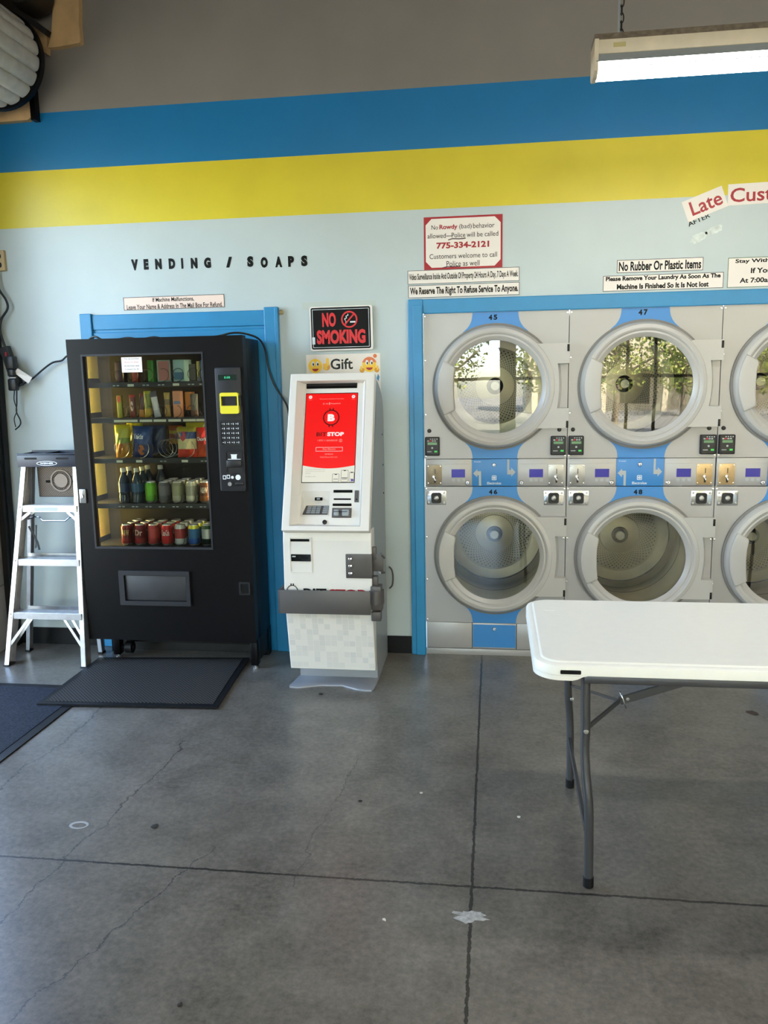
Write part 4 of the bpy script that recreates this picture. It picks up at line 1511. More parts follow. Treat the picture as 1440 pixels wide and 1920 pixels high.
text(bm, 'Español', -0.009, 0.042, 0.677, 0.686, d_, Fk, 0.02)
obj('lettering', bm, M_['screen_pink'], scr, False)
bm = NB()
prism(bm, rect(-0.0165, -0.0145, 0.675, 0.689), S0, d_, Fk)
obj('screen_icon', bm, M_['screen_text'], scr, False)
for cx in (-0.119, 0.110):
    bm = NB()
    prism(bm, circ(cx, 0.719, 0.009, 18), S0, d_, Fk)
    obj('screen_icon', bm, M_['screen_text'], scr, False)
    bm = NB()
    prism(bm, circ(cx, 0.719, 0.003, 10), S0, d_ + 0.0002, Fk)
    obj('screen_icon', bm, M_['screen_red'], scr, False)
    bm = NB()
    text(bm, 'Menu', cx - 0.009, cx + 0.009, 0.702, 0.707, d_, Fk)
    obj('lettering', bm, M_['screen_pink'], scr, False)
bm = NB()
text(bm, 'B', -0.022, 0.016, 0.585, 0.624, d_, Fk, 0.07)
obj('lettering', bm, M_['screen_text'], scr, False)
bm = NB()
text(bm, 'BIT', -0.077, -0.024, 0.504, 0.525, d_, Fk, 0.02)
obj('lettering', bm, M_['screen_dark'], scr, False)
bm = NB()
text(bm, 'STOP', -0.020, 0.068, 0.504, 0.526, d_, Fk, 0.05)
obj('lettering', bm, M_['screen_text'], scr, False)
bm = NB()
text(bm, '1 BTC = $69,865.00', -0.070, 0.036, 0.475, 0.486, d_, Fk, 0.02)
obj('lettering', bm, M_['screen_pink'], scr, False)
bm = NB()
ring_prism(bm, circ(0.052, 0.480, 0.0088, 20), circ(0.052, 0.480, 0.0068, 20), S0, d_, Fk)
obj('screen_icon', bm, M_['screen_pink'], scr, False)
bm = NB()
text(bm, '$', 0.0490, 0.0550, 0.4745, 0.4855, d_, Fk, 0.02)
obj('lettering', bm, M_['screen_pink'], scr, False)
bm = NB()
ring_prism(bm, rect(-0.0765, 0.0645, 0.4225, 0.4445), rect(-0.075, 0.063, 0.424, 0.443), S0, d_, Fk)
obj('screen_icon', bm, M_['screen_text'], scr, False)
bm = NB()
text(bm, 'Buy Bitcoin', -0.040, 0.028, 0.428, 0.439, d_, Fk, 0.03)
obj('lettering', bm, M_['screen_pink'], scr, False)
bm = NB()
text(bm, 'Sell Bitcoin', -0.028, 0.016, 0.404, 0.412, d_, Fk, 0.02)
obj('lettering', bm, M_['screen_pink'], scr, False)
bm = NB()
text(bm, 'Redeem Bitcoin with a code', -0.052, 0.039, 0.388, 0.396, d_, Fk, 0.01)
obj('lettering', bm, M_['screen_pink'], scr, False)
for k, s_ in enumerate(('Download the Bitstop app to buy', 'and sell bitcoin, pay with bitcoin', 'and more')):
    bm = NB()
    text(bm, s_, -0.125, -0.022 if k < 2 else -0.098, 0.322 - 0.0095 * k, 0.328 - 0.0095 * k, d_, Fk)
    obj('lettering', bm, M_['screen_grey'], scr, False)
bm = NB()
text(bm, 'Available on iOS', -0.125, -0.072, 0.285, 0.291, d_, Fk)
obj('lettering', bm, M_['screen_grey'], scr, False)
bm = NB()
ring_prism(bm, circ(-0.003, 0.605, 0.0435, 40), circ(-0.003, 0.605, 0.0375, 40), S0, d_, Fk)
for sx in (-0.012, 0.006):
    for zz in (0.647, 0.553):
        prism(bm, rect(sx - 0.003, sx + 0.003, zz, zz + 0.010), S0, d_, Fk)
obj('logo', bm, M_['screen_dark'], scr, False)
bm = NB()
for a, c, z_ in ((0.017, 0.053, 0.302), (0.062, 0.100, 0.322), (0.105, 0.131, 0.312)):
    o_ = rrect(a, c, 0.259, z_, 0.004, 3)
    i_ = rrect(a + 0.0015, c - 0.0015, 0.2605, z_ - 0.0015, 0.003, 3)
    ring_prism(bm, o_, i_, S0, d_, Fk)
    prism(bm, rect((a + c) / 2 - 0.006, (a + c) / 2 + 0.006, z_ - 0.005, z_ - 0.0012), S0, d_, Fk)
    box_ = rect(a + 0.006, c - 0.006, 0.272, 0.276)
    prism(bm, box_, S0, d_, Fk, mi=1)
prism(bm, rect(0.066, 0.096, 0.279, 0.2825), S0, d_, Fk)
prism(bm, rect(0.114, 0.128, 0.263, 0.274), S0, d_, Fk, mi=2)
obj('phone_pictures', bm, [M_['black_print'], M_['screen_grey'], mat('violet_print', (80, 60, 150), 0.5)], scr, False)
# keypad in the niche, tilted towards the user
kn = Vector((0, -0.05, 0)).normalized()
p_lo, p_hi = Vector((0, 0.079, -0.043)), Vector((0, 0.150, -0.075))
dv = (p_hi - p_lo).normalized()
Fn = Fk @ frame((-0.066, 0.079, -0.043), (1, 0, 0), tuple(dv), tuple(Vector((1, 0, 0)).cross(dv)))
bm = NB()
prism(bm, [(-0.063, 0.010), (0.066, 0.010), (0.068, 0.064), (-0.050, 0.064)], 0.0, 0.006, Fn, bev=0.001)
kpd = obj('keypad', bm, M_['bracket'], kiosk, False)
for r in range(4):
    for c in range(4):
        u0 = -0.044 + c * 0.0245 + (0.010 if c == 3 else 0) + r * 0.001
        bm = NB()
        prism(bm, rrect(u0, u0 + (0.021 if c < 3 else 0.026), 0.014 + r * 0.012, 0.0235 + r * 0.012, 0.0015, 2), 0.006, 0.008, Fn)
        obj('key', bm, M_['kiosk_grey'], kpd, False)
bm = NB()
Fnb = Fk
prism(bm, rect(-0.072, -0.032, 0.166, 0.182), -0.066, -0.0585, Fk)
prism(bm, rect(-0.062, -0.045, 0.170, 0.178), -0.0585, -0.0575, Fk, mi=1)
obj('pinhole_camera', bm, [M_['gloss_black'], M_['kiosk_grey']], kiosk, False)
for nm, u0, u1, v0, v1, mm in (('receipt_slot', 0.027, 0.125, 0.203, 0.217, 'gloss_black'), ('card_slot', 0.030, 0.119, 0.165, 0.173, 'gloss_black'), ('receipt_slot', 0.026, 0.123, 0.133, 0.146, 'gloss_black'), ('fingerprint_reader', 0.137, 0.159, 0.153, 0.215, 'bracket')):
    bm = NB()
    prism(bm, rrect(u0, u1, v0, v1, 0.0015, 2), -0.044, -0.0415, Fk)
    prism(bm, rect(u0 + 0.006, u1 - 0.006, (v0 + v1) / 2 - 0.002, (v0 + v1) / 2), -0.0416, -0.0412, Fk, mi=1) if mm == 'gloss_black' else prism(bm, circ((u0 + u1) / 2, v0 + 0.015, 0.004, 12), -0.0416, -0.0410, Fk, mi=1)
    obj(nm, bm, [M_[mm], M_['black_print']], kiosk, False)
bm = NB()
prism(bm, rrect(0.025, 0.125, 0.072, 0.123, 0.002, 2), -0.044, -0.039, Fk)
cdr = obj('card_reader', bm, M_['bracket'], kiosk, False)
bm = NB()
for a, c in ((0.036, 0.062), (0.078, 0.114)):
    prism(bm, rrect(a, c, 0.080, 0.113, 0.005), -0.040, -0.026, Fk, bev=0.005)
prism(bm, rect(0.035, 0.105, 0.0985, 0.1010), -0.026, -0.0255, Fk, mi=1)
obj('card_mouth', bm, [M_['kiosk_grey'], M_['black_print']], cdr)
bm = NB()
lathe(bm, [(0.012, 0.0), (0.011, 0.006), (0.007, 0.0065), (0.006, 0.004), (0, 0.004)], Fk @ frame((-0.011, 0.049, -0.043), (1, 0, 0), (0, 1, 0), (0, 0, 1)), 20)
obj('lock', bm, M_['black_plastic'], kiosk)
# lower white door (two facets: upright above, sloped below)
low = [(3.952, 0.852), (3.945, 0.80), (3.935, 0.50), (4.006, 0.094), (4.05, 0.094), (4.05, 0.852)]
bm = NB()
prism(bm, low, KX0 - 0.004, KX1 + 0.003, Ms)
ldo = obj('lower_door', bm, M_['kiosk_white'], kiosk, False)
md = ldo.modifiers.new('edge', 'BEVEL')
md.width = 0.004
md.segments = 2
md.limit_method = 'ANGLE'
md.angle_limit = math.radians(40)
# tile print on the sloped part: faint grey squares
sv = Vector((0, 4.006 - 3.935, 0.094 - 0.50)).normalized() * -1
Fl = frame((-0.837, 4.006, 0.094), (1, 0, 0), tuple(sv), (0, -sv.z, sv.y))
M_['tile'] = mat('pale_grey_print', (213, 210, 203), 0.4)
M_['tile2'] = mat('grey_print_square', (207, 205, 199), 0.4)
bm = NB()
rnd = random.Random(4)
for r in range(12):
    for c in range(14):
        if rnd.random() < 0.62:
            u0 = -0.222 + c * 0.032
            prism(bm, rect(u0, u0 + 0.0285, 0.012 + r * 0.032, 0.0405 + r * 0.032), 0.0, 0.0006, Fl, mi=0 if rnd.random() < 0.6 else 1)
obj('tile_pattern', bm, [M_['tile'], M_['tile2']], ldo, False)
upv = Vector((0, 0.010, 0.30)).normalized()
Fu = frame((0, 3.9395, 0.635), (1, 0, 0), tuple(upv), (0, -upv.z, upv.y))
bm = NB()
ring_prism(bm, rect(-1.032, -0.917, 0.0, 0.182), rect(-1.029, -0.920, 0.003, 0.179), -0.001, 0.003, Fu)
prism(bm, rect(-1.029, -0.920, 0.066, 0.136), -0.001, 0.0012, Fu)
chs = obj('cash_unit', bm, M_['kiosk_white'], ldo, False)
bm = NB()
prism(bm, rrect(-1.026, -0.928, 0.160, 0.173, 0.002, 2), 0.0, 0.003, Fu)
prism(bm, rrect(-1.024, -0.922, 0.058, 0.094, 0.002, 2), 0.0, 0.006, Fu)
prism(bm, rect(-1.012, -0.935, 0.072, 0.076), 0.006, 0.0066, Fu, mi=1)
prism(bm, rect(-1.018, -1.000, 0.080, 0.086), 0.006, 0.0066, Fu, mi=2)
obj('cash_slot', bm, [M_['gloss_black'], M_['black_print'], M_['grey_print']], chs, False)
# logo mostly covered by the bar
bm = NB()
Fb = frame((0, 3.9342, 0.502), (1, 0, 0), tuple(upv), (0, -upv.z, upv.y))
ring_prism(bm, circ(-1.024, 0.036, 0.030, 30), circ(-1.024, 0.036, 0.0265, 30), 0.0, 0.0012, Fb)
for sx in (-1.032, -1.020):
    prism(bm, rect(sx, sx + 0.005, 0.064, 0.074), 0.0, 0.0012, Fb)
text(bm, 'BIT', -0.965, -0.845, 0.0, 0.050, 0.0012, Fb, 0.02)
text(bm, 'STOP', -0.832, -0.642, 0.0, 0.048, 0.0012, Fb, 0.05, mi=1)
obj('lettering', bm, [M_['black_print'], M_['red_print']], ldo, False)
# security bar with its right side brackets
bm = NB()
box(bm, KX0 - 0.028, KX1 - 0.002, 3.905, 3.911, 0.425, 0.549, bev=0.002)
box(bm, KX0 - 0.030, KX0 - 0.022, 3.905, 4.1, 0.425, 0.549, bev=0.002)
sbar = obj('security_bar', bm, M_['bracket'], kiosk)
bm = NB()
box(bm, KX1 - 0.004, KX1 + 0.05, 3.92, 3.99, 0.535, 0.57, bev=0.004)
cyl(bm, (KX1 + 0.022, 3.955, 0.475), (KX1 + 0.022, 3.955, 0.545), 0.04, 24)
box(bm, KX1 - 0.004, KX1 + 0.055, 3.93, 3.985, 0.44, 0.52, bev=0.008)
box(bm, KX1 - 0.004, KX1 + 0.046, 3.93, 3.98, 0.385, 0.435, bev=0.005)
box(bm, KX1 - 0.004, KX1 + 0.03, 3.95, 3.99, 0.56, 0.615, bev=0.004)
obj('bar_lock', bm, M_['bracket'], sbar)
bm = NB()
prism(bm, rrect(-0.741, -0.606, 0.609, 0.734, 0.004), 0.0, 0.006, face_y(3.938), bev=0.002)
box(bm, -0.612, -0.606, 3.93, 4.01, 0.609, 0.734, bev=0.001)
box(bm, -0.607, -0.553, 3.962, 3.968, 0.640, 0.728, bev=0.002)
bar(bm, (-0.556, 3.955, 0.728), (-0.55, 3.94, 0.720), 0.008, 0.03)
bar(bm, (-0.570, 3.955, 0.642), (-0.552, 3.94, 0.638), 0.010, 0.03)
box(bm, -0.612, -0.588, 3.96, 3.985, 0.70, 0.765, bev=0.003)
hb = obj('hasp_bracket', bm, M_['bracket'], kiosk)
for zz in (0.709, 0.672, 0.634):
    bm = NB()
    lathe(bm, [(0.0115, 0.0), (0.010, 0.006), (0.005, 0.009), (0, 0.0095)], face_y(3.932, -0.716, zz), 18)
    obj('bolt', bm, M_['chrome'], hb)
# kick and floor plate
bm = NB()
box(bm, -1.046, -0.618, 4.13, 4.165, 0.008, 0.097)
obj('plinth', bm, M_['kiosk_base'], kiosk, False)
bm = NB()
base = [(-1.048, 4.29), (-1.050, 4.14), (-1.066, 4.02), (-1.072, 3.985), (-1.066, 3.966), (-1.02, 3.962), (-0.98, 3.975), (-0.905, 4.003), (-0.79, 4.011), (-0.705, 3.962), (-0.66, 3.95), (-0.626, 3.953), (-0.618, 3.968), (-0.613, 4.06), (-0.613, 4.29)]
prism(bm, base, 0.0, 0.008, Matrix.Identity(4), bev=0.002)
obj('floor_plate', bm, M_['kiosk_base'], kiosk)
for y_, z_ in ((4.46, 1.30), (4.47, 1.13), (4.475, 0.97)):
    bm = NB()
    lathe(bm, [(0.006, 0), (0.005, 0.003), (0, 0.004)], frame((KX1 - 0.004, y_, z_), (0, 1, 0), (0, 0, 1), (1, 0, 0)), 10)
    obj('side_screw', bm, M_['black_plastic'], kiosk)
bm = NB()
tube(bm, [(-0.60, 4.535, 0.53), (-0.585, 4.54, 0.51), (-0.578, 4.54, 0.47), (-0.583, 4.54, 0.42), (-0.60, 4.535, 0.40)], 0.005, 8, smooth_n=5)
obj('cable_loop', bm, M_['bracket'], kiosk)

# ------------------------------------------------------------------ signs on the wall
SG = 'notices on the wall'


def sign(name, label, cat, x0, x1, z0, z1, rot=0.0, border=None, bw=0.003, paper='paper', th=0.0015, off=0.0, corner=0.0):
    """flat notice; returns the object and the local frame whose origin is its lower left corner"""
    c, s_ = math.cos(rot), math.sin(rot)
    F = frame((x0, W - 0.0005 - off, z0), (c, 0, s_), (-s_, 0, c))
    wd, ht = x1 - x0, z1 - z0
    bm = NB()
    pts = rrect(0, wd, 0, ht, corner, 4) if corner else rect(0, wd, 0, ht)
    prism(bm, pts, 0.0, th, F)
    o = obj(name, bm, M_[paper], None, False)
    tag(o, label, cat, SG)
    if border:
        bm = NB()
        ring_prism(bm, rect(0.0, wd, 0.0, ht), rect(bw, wd - bw, bw, ht - bw), th, th + 0.0004, F)
        obj('border', bm, M_[border], o, False)
    return o, F, wd, ht


def letter(o, F, lines, mats, th=0.0015):
    """lines: (string, x0, x1, z0, z1, bold, material index)"""
    for s_, a, c, z0, z1, bo, mi in lines:
        bm = NB()
        text(bm, s_, a, c, z0, z1, th + 0.0006, F, bo)
        obj('lettering', bm, mats[mi], o, False)


BK = M_['black_print']
M_['pinkish_paper'] = mat('pinkish_paper', (238, 214, 200), 0.5)
o, F, wd, ht = sign('refund_notice', 'pale narrow notice above the blue doorway telling what to do if the machine malfunctions', 'notice', -2.124, -1.520, 2.022, 2.095, 0.002, 'paper_edge', 0.003, 'pinkish_paper')
letter(o, F, [('If Machine Malfunctions,', 0.176, 0.425, 0.039, 0.066, 0.015, 0), ('Leave Your Name & Address In The Mail Box For Refund.', 0.018, 0.592, 0.004, 0.031, 0.015, 0)], [BK])
o, F, wd, ht = sign('surveillance_notice', 'narrow white notice about video surveillance, directly below the red bordered notice', 'notice', -0.472, 0.133, 2.113, 2.186, 0.0, 'paper_edge', 0.0025)
letter(o, F, [('Video Surveillance Inside And Outside Of Property 24 Hours A Day, 7 Days A Week.', 0.008, 0.598, 0.013, 0.056, 0.02, 0)], [BK])
o, F, wd, ht = sign('service_notice', 'narrow white notice on refusing service, lowest of the three above the dryer frame corner', 'notice', -0.470, 0.134, 2.040, 2.107, 0.0, 'paper_edge', 0.0025)
letter(o, F, [('We Reserve The Right To Refuse Service To Anyone.', 0.010, 0.597, 0.007, 0.056, 0.03, 0)], [BK])
o, F, wd, ht = sign('behaviour_notice', 'white notice with a red border and a red telephone number above two narrow notices', 'notice', -0.381, 0.042, 2.187, 2.462, 0.0, None, 0, 'red_print')
bm = NB()
prism(bm, [(0.010, 0.042), (0.042, 0.010), (wd - 0.042, 0.010), (wd - 0.010, 0.042), (wd - 0.010, ht - 0.042), (wd - 0.042, ht - 0.010), (0.042, ht - 0.010), (0.010, ht - 0.042)], 0.0015, 0.002, F)
obj('white_panel', bm, M_['paper'], o, False)
letter(o, F, [('No', 0.042, 0.077, 0.209, 0.232, 0.0, 0), ('Rowdy', 0.085, 0.182, 0.202, 0.233, 0.03, 1), ('(bad)', 0.192, 0.258, 0.202, 0.233, 0.0, 0), ('behavior', 0.266, 0.380, 0.208, 0.234, 0.0, 0),
              ('allowed', 0.020, 0.119, 0.164, 0.189, 0.0, 0), ('—', 0.122, 0.150, 0.172, 0.175, 0.0, 0), ('Police', 0.151, 0.224, 0.164, 0.189, 0.0, 0), ('will be called', 0.232, 0.400, 0.164, 0.189, 0.0, 0),
              ('775-334-2121', 0.068, 0.352, 0.108, 0.141, 0.04, 1),
              ('Customers welcome to call', 0.030, 0.394, 0.056, 0.082, 0.0, 0), ('Police as well', 0.122, 0.300, 0.014, 0.042, 0.0, 0)], [BK, M_['red_print']], 0.002)
pen = mat('dark_pen', (60, 24, 28), 0.5)
bm = NB()
tube(bm, [F @ Vector(p) for p in ((0.132, 0.152, 0.0025), (0.155, 0.158, 0.0025), (0.19, 0.156, 0.0025), (0.226, 0.158, 0.0025))], 0.0025, 6, smooth_n=4)
obj('pen_underline', bm, pen, o)
bm = NB()
tube(bm, [F @ Vector(p) for p in ((0.098, 0.007, 0.0025), (0.125, 0.013, 0.0025), (0.15, 0.012, 0.0025), (0.198, 0.013, 0.0025))], 0.0022, 6, smooth_n=4)
obj('pen_underline', bm, pen, o)
o, F, wd, ht = sign('rubber_items_notice', 'white notice forbidding rubber or plastic items, above the two line laundry notice', 'notice', 0.643, 1.081, 2.135, 2.201, 0.0, 'paper_edge', 0.0025)
letter(o, F, [('No Rubber Or Plastic Items', 0.010, 0.428, 0.009, 0.057, 0.03, 0)], [BK])
o, F, wd, ht = sign('remove_laundry_notice', 'white two line notice asking to remove laundry, touching the blue dryer frame', 'notice', 0.573, 1.186, 2.042, 2.122, 0.0, 'paper_edge', 0.0025)
letter(o, F, [('Please Remove Your Laundry As Soon As The', 0.014, 0.598, 0.046, 0.076, 0.04, 0), ('Machine Is Finished So It Is Not lost', 0.072, 0.540, 0.008, 0.036, 0.04, 0)], [BK])
M_['green_edge'] = mat('green_border', (70, 110, 70), 0.5)
o, F, wd, ht = sign('stay_notice', 'white three line notice with green border, cut by the right edge above the third dryer', 'notice', 1.205, 1.86, 2.041, 2.192, 0.0, 'green_edge', 0.003)
letter(o, F, [('Stay With Your Machines', 0.036, 0.47, 0.118, 0.143, 0.03, 0), ('If You Leave', 0.115, 0.33, 0.070, 0.097, 0.03, 0), ('At 7:00am The Next', 0.062, 0.40, 0.022, 0.048, 0.03, 0)], [BK])
o, F, wd, ht = sign('late_notice', 'tilted white card with the red word Late, overlapping the yellow wall band', 'notice', 0.998, 1.206, 2.378, 2.486, math.radians(20.5), None)
letter(o, F, [('Late', 0.030, 0.190, 0.020, 0.092, 0.015, 0)], [M_['red_print']])
o, F, wd, ht = sign('customers_notice', 'level white card with large red letters Cust, right of the tilted Late card', 'notice', 1.189, 1.70, 2.452, 2.556, math.radians(1.0), None, off=0.001)
letter(o, F, [('Customers', 0.012, 0.495, 0.014, 0.084, 0.015, 0)], [M_['red_print']])
bm = NB()
F = frame((1.003, W - 0.0006, 2.352), (math.cos(0.4), 0, math.sin(0.4)), (-math.sin(0.4), 0, math.cos(0.4)))
text(bm, 'AFTER', 0.0, 0.115, 0.004, 0.027, 0.0008, F, 0.012, thick=0.0004)
o = obj('handwritten_word', bm, BK, None, False)
tag(o, 'small black handwritten word AFTER on the wall under the tilted Late card', 'writing')
# scuffed pale paint where tape was pulled off
M_['scuff'] = mat('pale_scuff', (206, 216, 212), 0.6, var=0.2, vscale=40)
bm = NB()
rs = random.Random(11)
for cx, cz, ra, rb in ((1.055, 2.30, 0.046, 0.022), (1.13, 2.335, 0.045, 0.018)):
    pts = []
    for k in range(26):
        a = 2 * PI * k / 26
        j = 1 + rs.uniform(-0.16, 0.16)
        px, pz = ra * j * math.cos(a), rb * j * math.sin(a)
        pts.append((cx + px * 0.92 - pz * 0.39, cz + px * 0.39 + pz * 0.92))
    prism(bm, pts, 0.0, 0.0006, Fw)
o = obj('paint_scuff', bm, M_['scuff'], None, False)
tag(o, 'pale torn paint patch on the wall below the handwritten word', 'paint patch')
# no smoking sign
o, F, wd, ht = sign('no_smoking_sign', 'black no smoking sign with red letters and white edge above the kiosk', 'sign', -1.026, -0.669, 1.766, 2.008, 0.004, None, 0, 'paper', 0.003, 0.012, 0.012)
bm = NB()
prism(bm, rrect(0.008, wd - 0.012, 0.008, ht - 0.006, 0.01), 0.003, 0.0034, F)
obj('black_panel', bm, BK, o, False)
bm = NB()
ring_prism(bm, rect(0.016, wd - 0.020, 0.017, ht - 0.015), rect(0.0185, wd - 0.0225, 0.0195, ht - 0.0175), 0.0034, 0.0038, F)
prism(bm, rect(0.012, 0.028, 0.036, 0.075), 0.0036, 0.0042, F)
obj('white_line', bm, M_['white_print'], o, False)
letter(o, F, [('NO', 0.072, 0.150, 0.130, 0.208, 0.045, 0), ('SMOKING', 0.038, 0.315, 0.036, 0.114, 0.05, 0)], [M_['bright_red']], 0.0034)
bm = NB()
ring_prism(bm, circ(0.226, 0.168, 0.046, 36), circ(0.226, 0.168, 0.0375, 36), 0.0034, 0.0046, F)
cs, sn = math.cos(math.radians(47)), math.sin(math.radians(47))
prism(bm, [(0.226 + a * cs - b_ * sn, 0.168 + a * sn + b_ * cs) for a, b_ in ((-0.040, -0.004), (0.040, -0.004), (0.040, 0.004), (-0.040, 0.004))], 0.0034, 0.0046, F)
prism(bm, rect(0.230, 0.260, 0.150, 0.158), 0.0034, 0.0042, F, mi=1)
prism(bm, rect(0.204, 0.214, 0.150, 0.158), 0.0034, 0.0042, F, mi=1)
tube(bm, [F @ Vector(p) for p in ((0.205, 0.162, 0.004), (0.200, 0.172, 0.004), (0.211, 0.176, 0.004), (0.208, 0.186, 0.004), (0.219, 0.190, 0.004), (0.218, 0.198, 0.004))], 0.0022, 6, mi=1, smooth_n=4)
obj('no_smoking_symbol', bm, [M_['bright_red'], M_['white_print']], o)
# gift sign in a clear sleeve, partly behind the kiosk
o, F, wd, ht = sign('gift_sign', 'white sign with the word Gift between two yellow smiley faces, behind the kiosk top', 'sign', -1.056, -0.632, 1.44, 1.746, 0.004, None, 0, 'paper', 0.0015, 0.0)
letter(o, F, [('Gift', 0.140, 0.268, 0.221, 0.281, 0.02, 0)], [BK])
M_['smile'] = mat('smiley_yellow', (246, 200, 40), 0.4)
M_['smile_dark'] = mat('smiley_shade', (216, 150, 24), 0.4)
M_['smile_orange'] = mat('smiley_hair', (222, 110, 50), 0.4)
for cx, cz, kind_ in ((0.052, 0.243, 0), (0.362, 0.243, 1)):
    bm = NB()
    e_ = 0.0021
    prism(bm, circ(cx, cz, 0.040, 30), 0.0015, e_, F, mi=0)
    if kind_ == 0:
        prism(bm, circ(cx + 0.066, cz - 0.006, 0.020, 20), 0.0015, e_, F, mi=3)
        prism(bm, rrect(cx + 0.064, cx + 0.080, cz + 0.0, cz + 0.042, 0.006), 0.0015, e_ + 0.0002, F, mi=0)
        for q in range(3):
            prism(bm, rrect(cx + 0.044, cx + 0.070, cz - 0.022 + q * 0.012, cz - 0.012 + q * 0.012, 0.004), 0.0015, e_ + 0.0003, F, mi=0)
    else:
        prism(bm, circ(cx, cz + 0.002, 0.0415, 26, 15, 165), 0.0015, e_ + 0.0002, F, mi=4)
        prism(bm, circ(cx + 0.033, cz + 0.048, 0.011, 14), 0.0015, e_, F, mi=4)
        for s_ in (-1, 1):
            prism(bm, circ(cx + s_ * 0.042, cz - 0.030, 0.014, 16), 0.0015, e_ + 0.0002, F, mi=3)
            prism(bm, rrect(cx + s_ * 0.046 - 0.005, cx + s_ * 0.046 + 0.005, cz - 0.03, cz - 0.006, 0.004), 0.0015, e_ + 0.0003, F, mi=0)
    for s_ in (-1, 1):
        ex = cx + s_ * 0.013
        prism(bm, [(ex + 0.0085 * math.cos(a), cz + 0.012 + 0.014 * math.sin(a)) for a in [2 * PI * k / 20 for k in range(20)]], 0.0015, e_ + 0.0006, F, mi=1)
        prism(bm, [(ex + 0.002 + 0.0042 * math.cos(a), cz + 0.009 + 0.0075 * math.sin(a)) for a in [2 * PI * k / 16 for k in range(16)]], 0.0015, e_ + 0.0009, F, mi=2)
    prism(bm, circ(cx, cz - 0.010, 0.020, 16, 195, 345), 0.0015, e_ + 0.0006, F, mi=5)
    obj('smiley_face', bm, [M_['smile'], M_['white_print'], BK, M_['smile_dark'], M_['smile_orange'], M_['red_print']], o, False)
bm = NB()
prism(bm, [(0.402, 0.165), (0.412, 0.150), (0.418, 0.175), (0.410, 0.192)], 0.0015, 0.0021, F)
obj('blue_mark', bm, M_['trim_blue'], o, False)
bm = NB()
box(bm, -1.07, -0.602, W - 0.0042, W - 0.0036, 1.43, 1.762)
bm2 = bm
o2 = obj('plastic_sleeve', bm, glass_mat('clear_sleeve', (255, 255, 255), 1.12, 0.05), o, False)
bm = NB()
prism(bm, rect(-1.07, -0.655, 1.995, 2.036), 0.0, 0.0006, Fw)
o = obj('tape_strip', bm, mat('pale_tape', (186, 196, 190), 0.35), None, False)
tag(o, 'strip of pale tape on the wall behind the top edge of the no smoking sign', 'tape')
# stick-on lettering
LX = [('V', 118, 200, 0), ('E', 197, 198, 0), ('N', 282, 195, 0), ('D', 375, 190, 0), ('I', 445, 185, 0), ('N', 526, 183, 0), ('G', 617, 180, 0), ('/', 763, 178, 0), ('S', 905, 175, 0), ('O', 997, 180, 0), ('A', 1093, 180, 0), ('P', 1175, 180, 0), ('S', 1262, 180, 0)]
lz = 2.247
lab = {0: 'first letter of VENDING', 2: 'between E and D', 5: 'between I and G', 8: 'first letter of SOAPS', 12: 'last letter of SOAPS'}
wds = {'V': 0.040, 'E': 0.028, 'N': 0.038, 'D': 0.038, 'I': 0.011, 'G': 0.040, '/': 0.036, 'S': 0.036, 'O': 0.040, 'A': 0.040, 'P': 0.034}
x_first, x_last = -2.042, -1.049
for k, (ch, px, pz, _) in enumerate(LX):
    cx = x_first + (px - 118) / (1262 - 118) * (x_last - x_first)
    hw = wds[ch] / 2
    z0 = lz - 0.012 * (k / 12.0) if k < 9 else lz - 0.016
    bm = NB()
    text(bm, ch, cx - hw, cx + hw, z0 - (0.0 if k else 0.003), z0 + 0.058, 0.0005, Fw, 0.075, thick=0.0015)
    o = obj('wall_letter', bm, BK, None, False)
    what = 'slash stroke' if ch == '/' else 'letter ' + ch
    where = lab.get(k, 'in the word VENDING' if k < 7 else ('between the two words' if k == 7 else 'in the word SOAPS'))
    tag(o, 'black stick-on %s on the pale wall, %s' % (what, where), 'letter', 'stick-on letters on the wall')

# ------------------------------------------------------------------ step ladder
lad = thing('step_ladder', 'aluminium step ladder with black top cap, left of the vending machine', 'step ladder', (-2.55, 4.22, 0))
LT, LB = (-2.648, 4.265, 1.16), (-2.795, 4.148, 0.0)
RT, RB = (-2.345, 4.275, 1.16), (-2.326, 4.158, 0.0)
BLT, BLB = (-2.63, 4.30, 1.16), (-2.815, 4.40, 0.0)
BRT, BRB = (-2.36, 4.31, 1.16), (-2.345, 4.40, 0.0)


def lerp(a, b_, t_):
    return tuple(a[i] + (b_[i] - a[i]) * t_ for i in range(3))


def on_rail(T, B, z):
    return lerp(B, T, z / 1.16)


def channel(bm, a, b_, face, depth, inward):
    """C-section rail: a face strip and a side web; inward is the side the flanges point to"""
    bar(bm, a, b_, face, 0.003, (0, 1, 0))
    o_ = Vector((-inward * face / 2, depth / 2, 0))
    bar(bm, Vector(a) + o_, Vector(b_) + o_, 0.003, depth, (0, 1, 0))
    o2_ = Vector((0, depth, 0))
    bar(bm, Vector(a) + o2_, Vector(b_) + o2_, face, 0.003, (0, 1, 0))


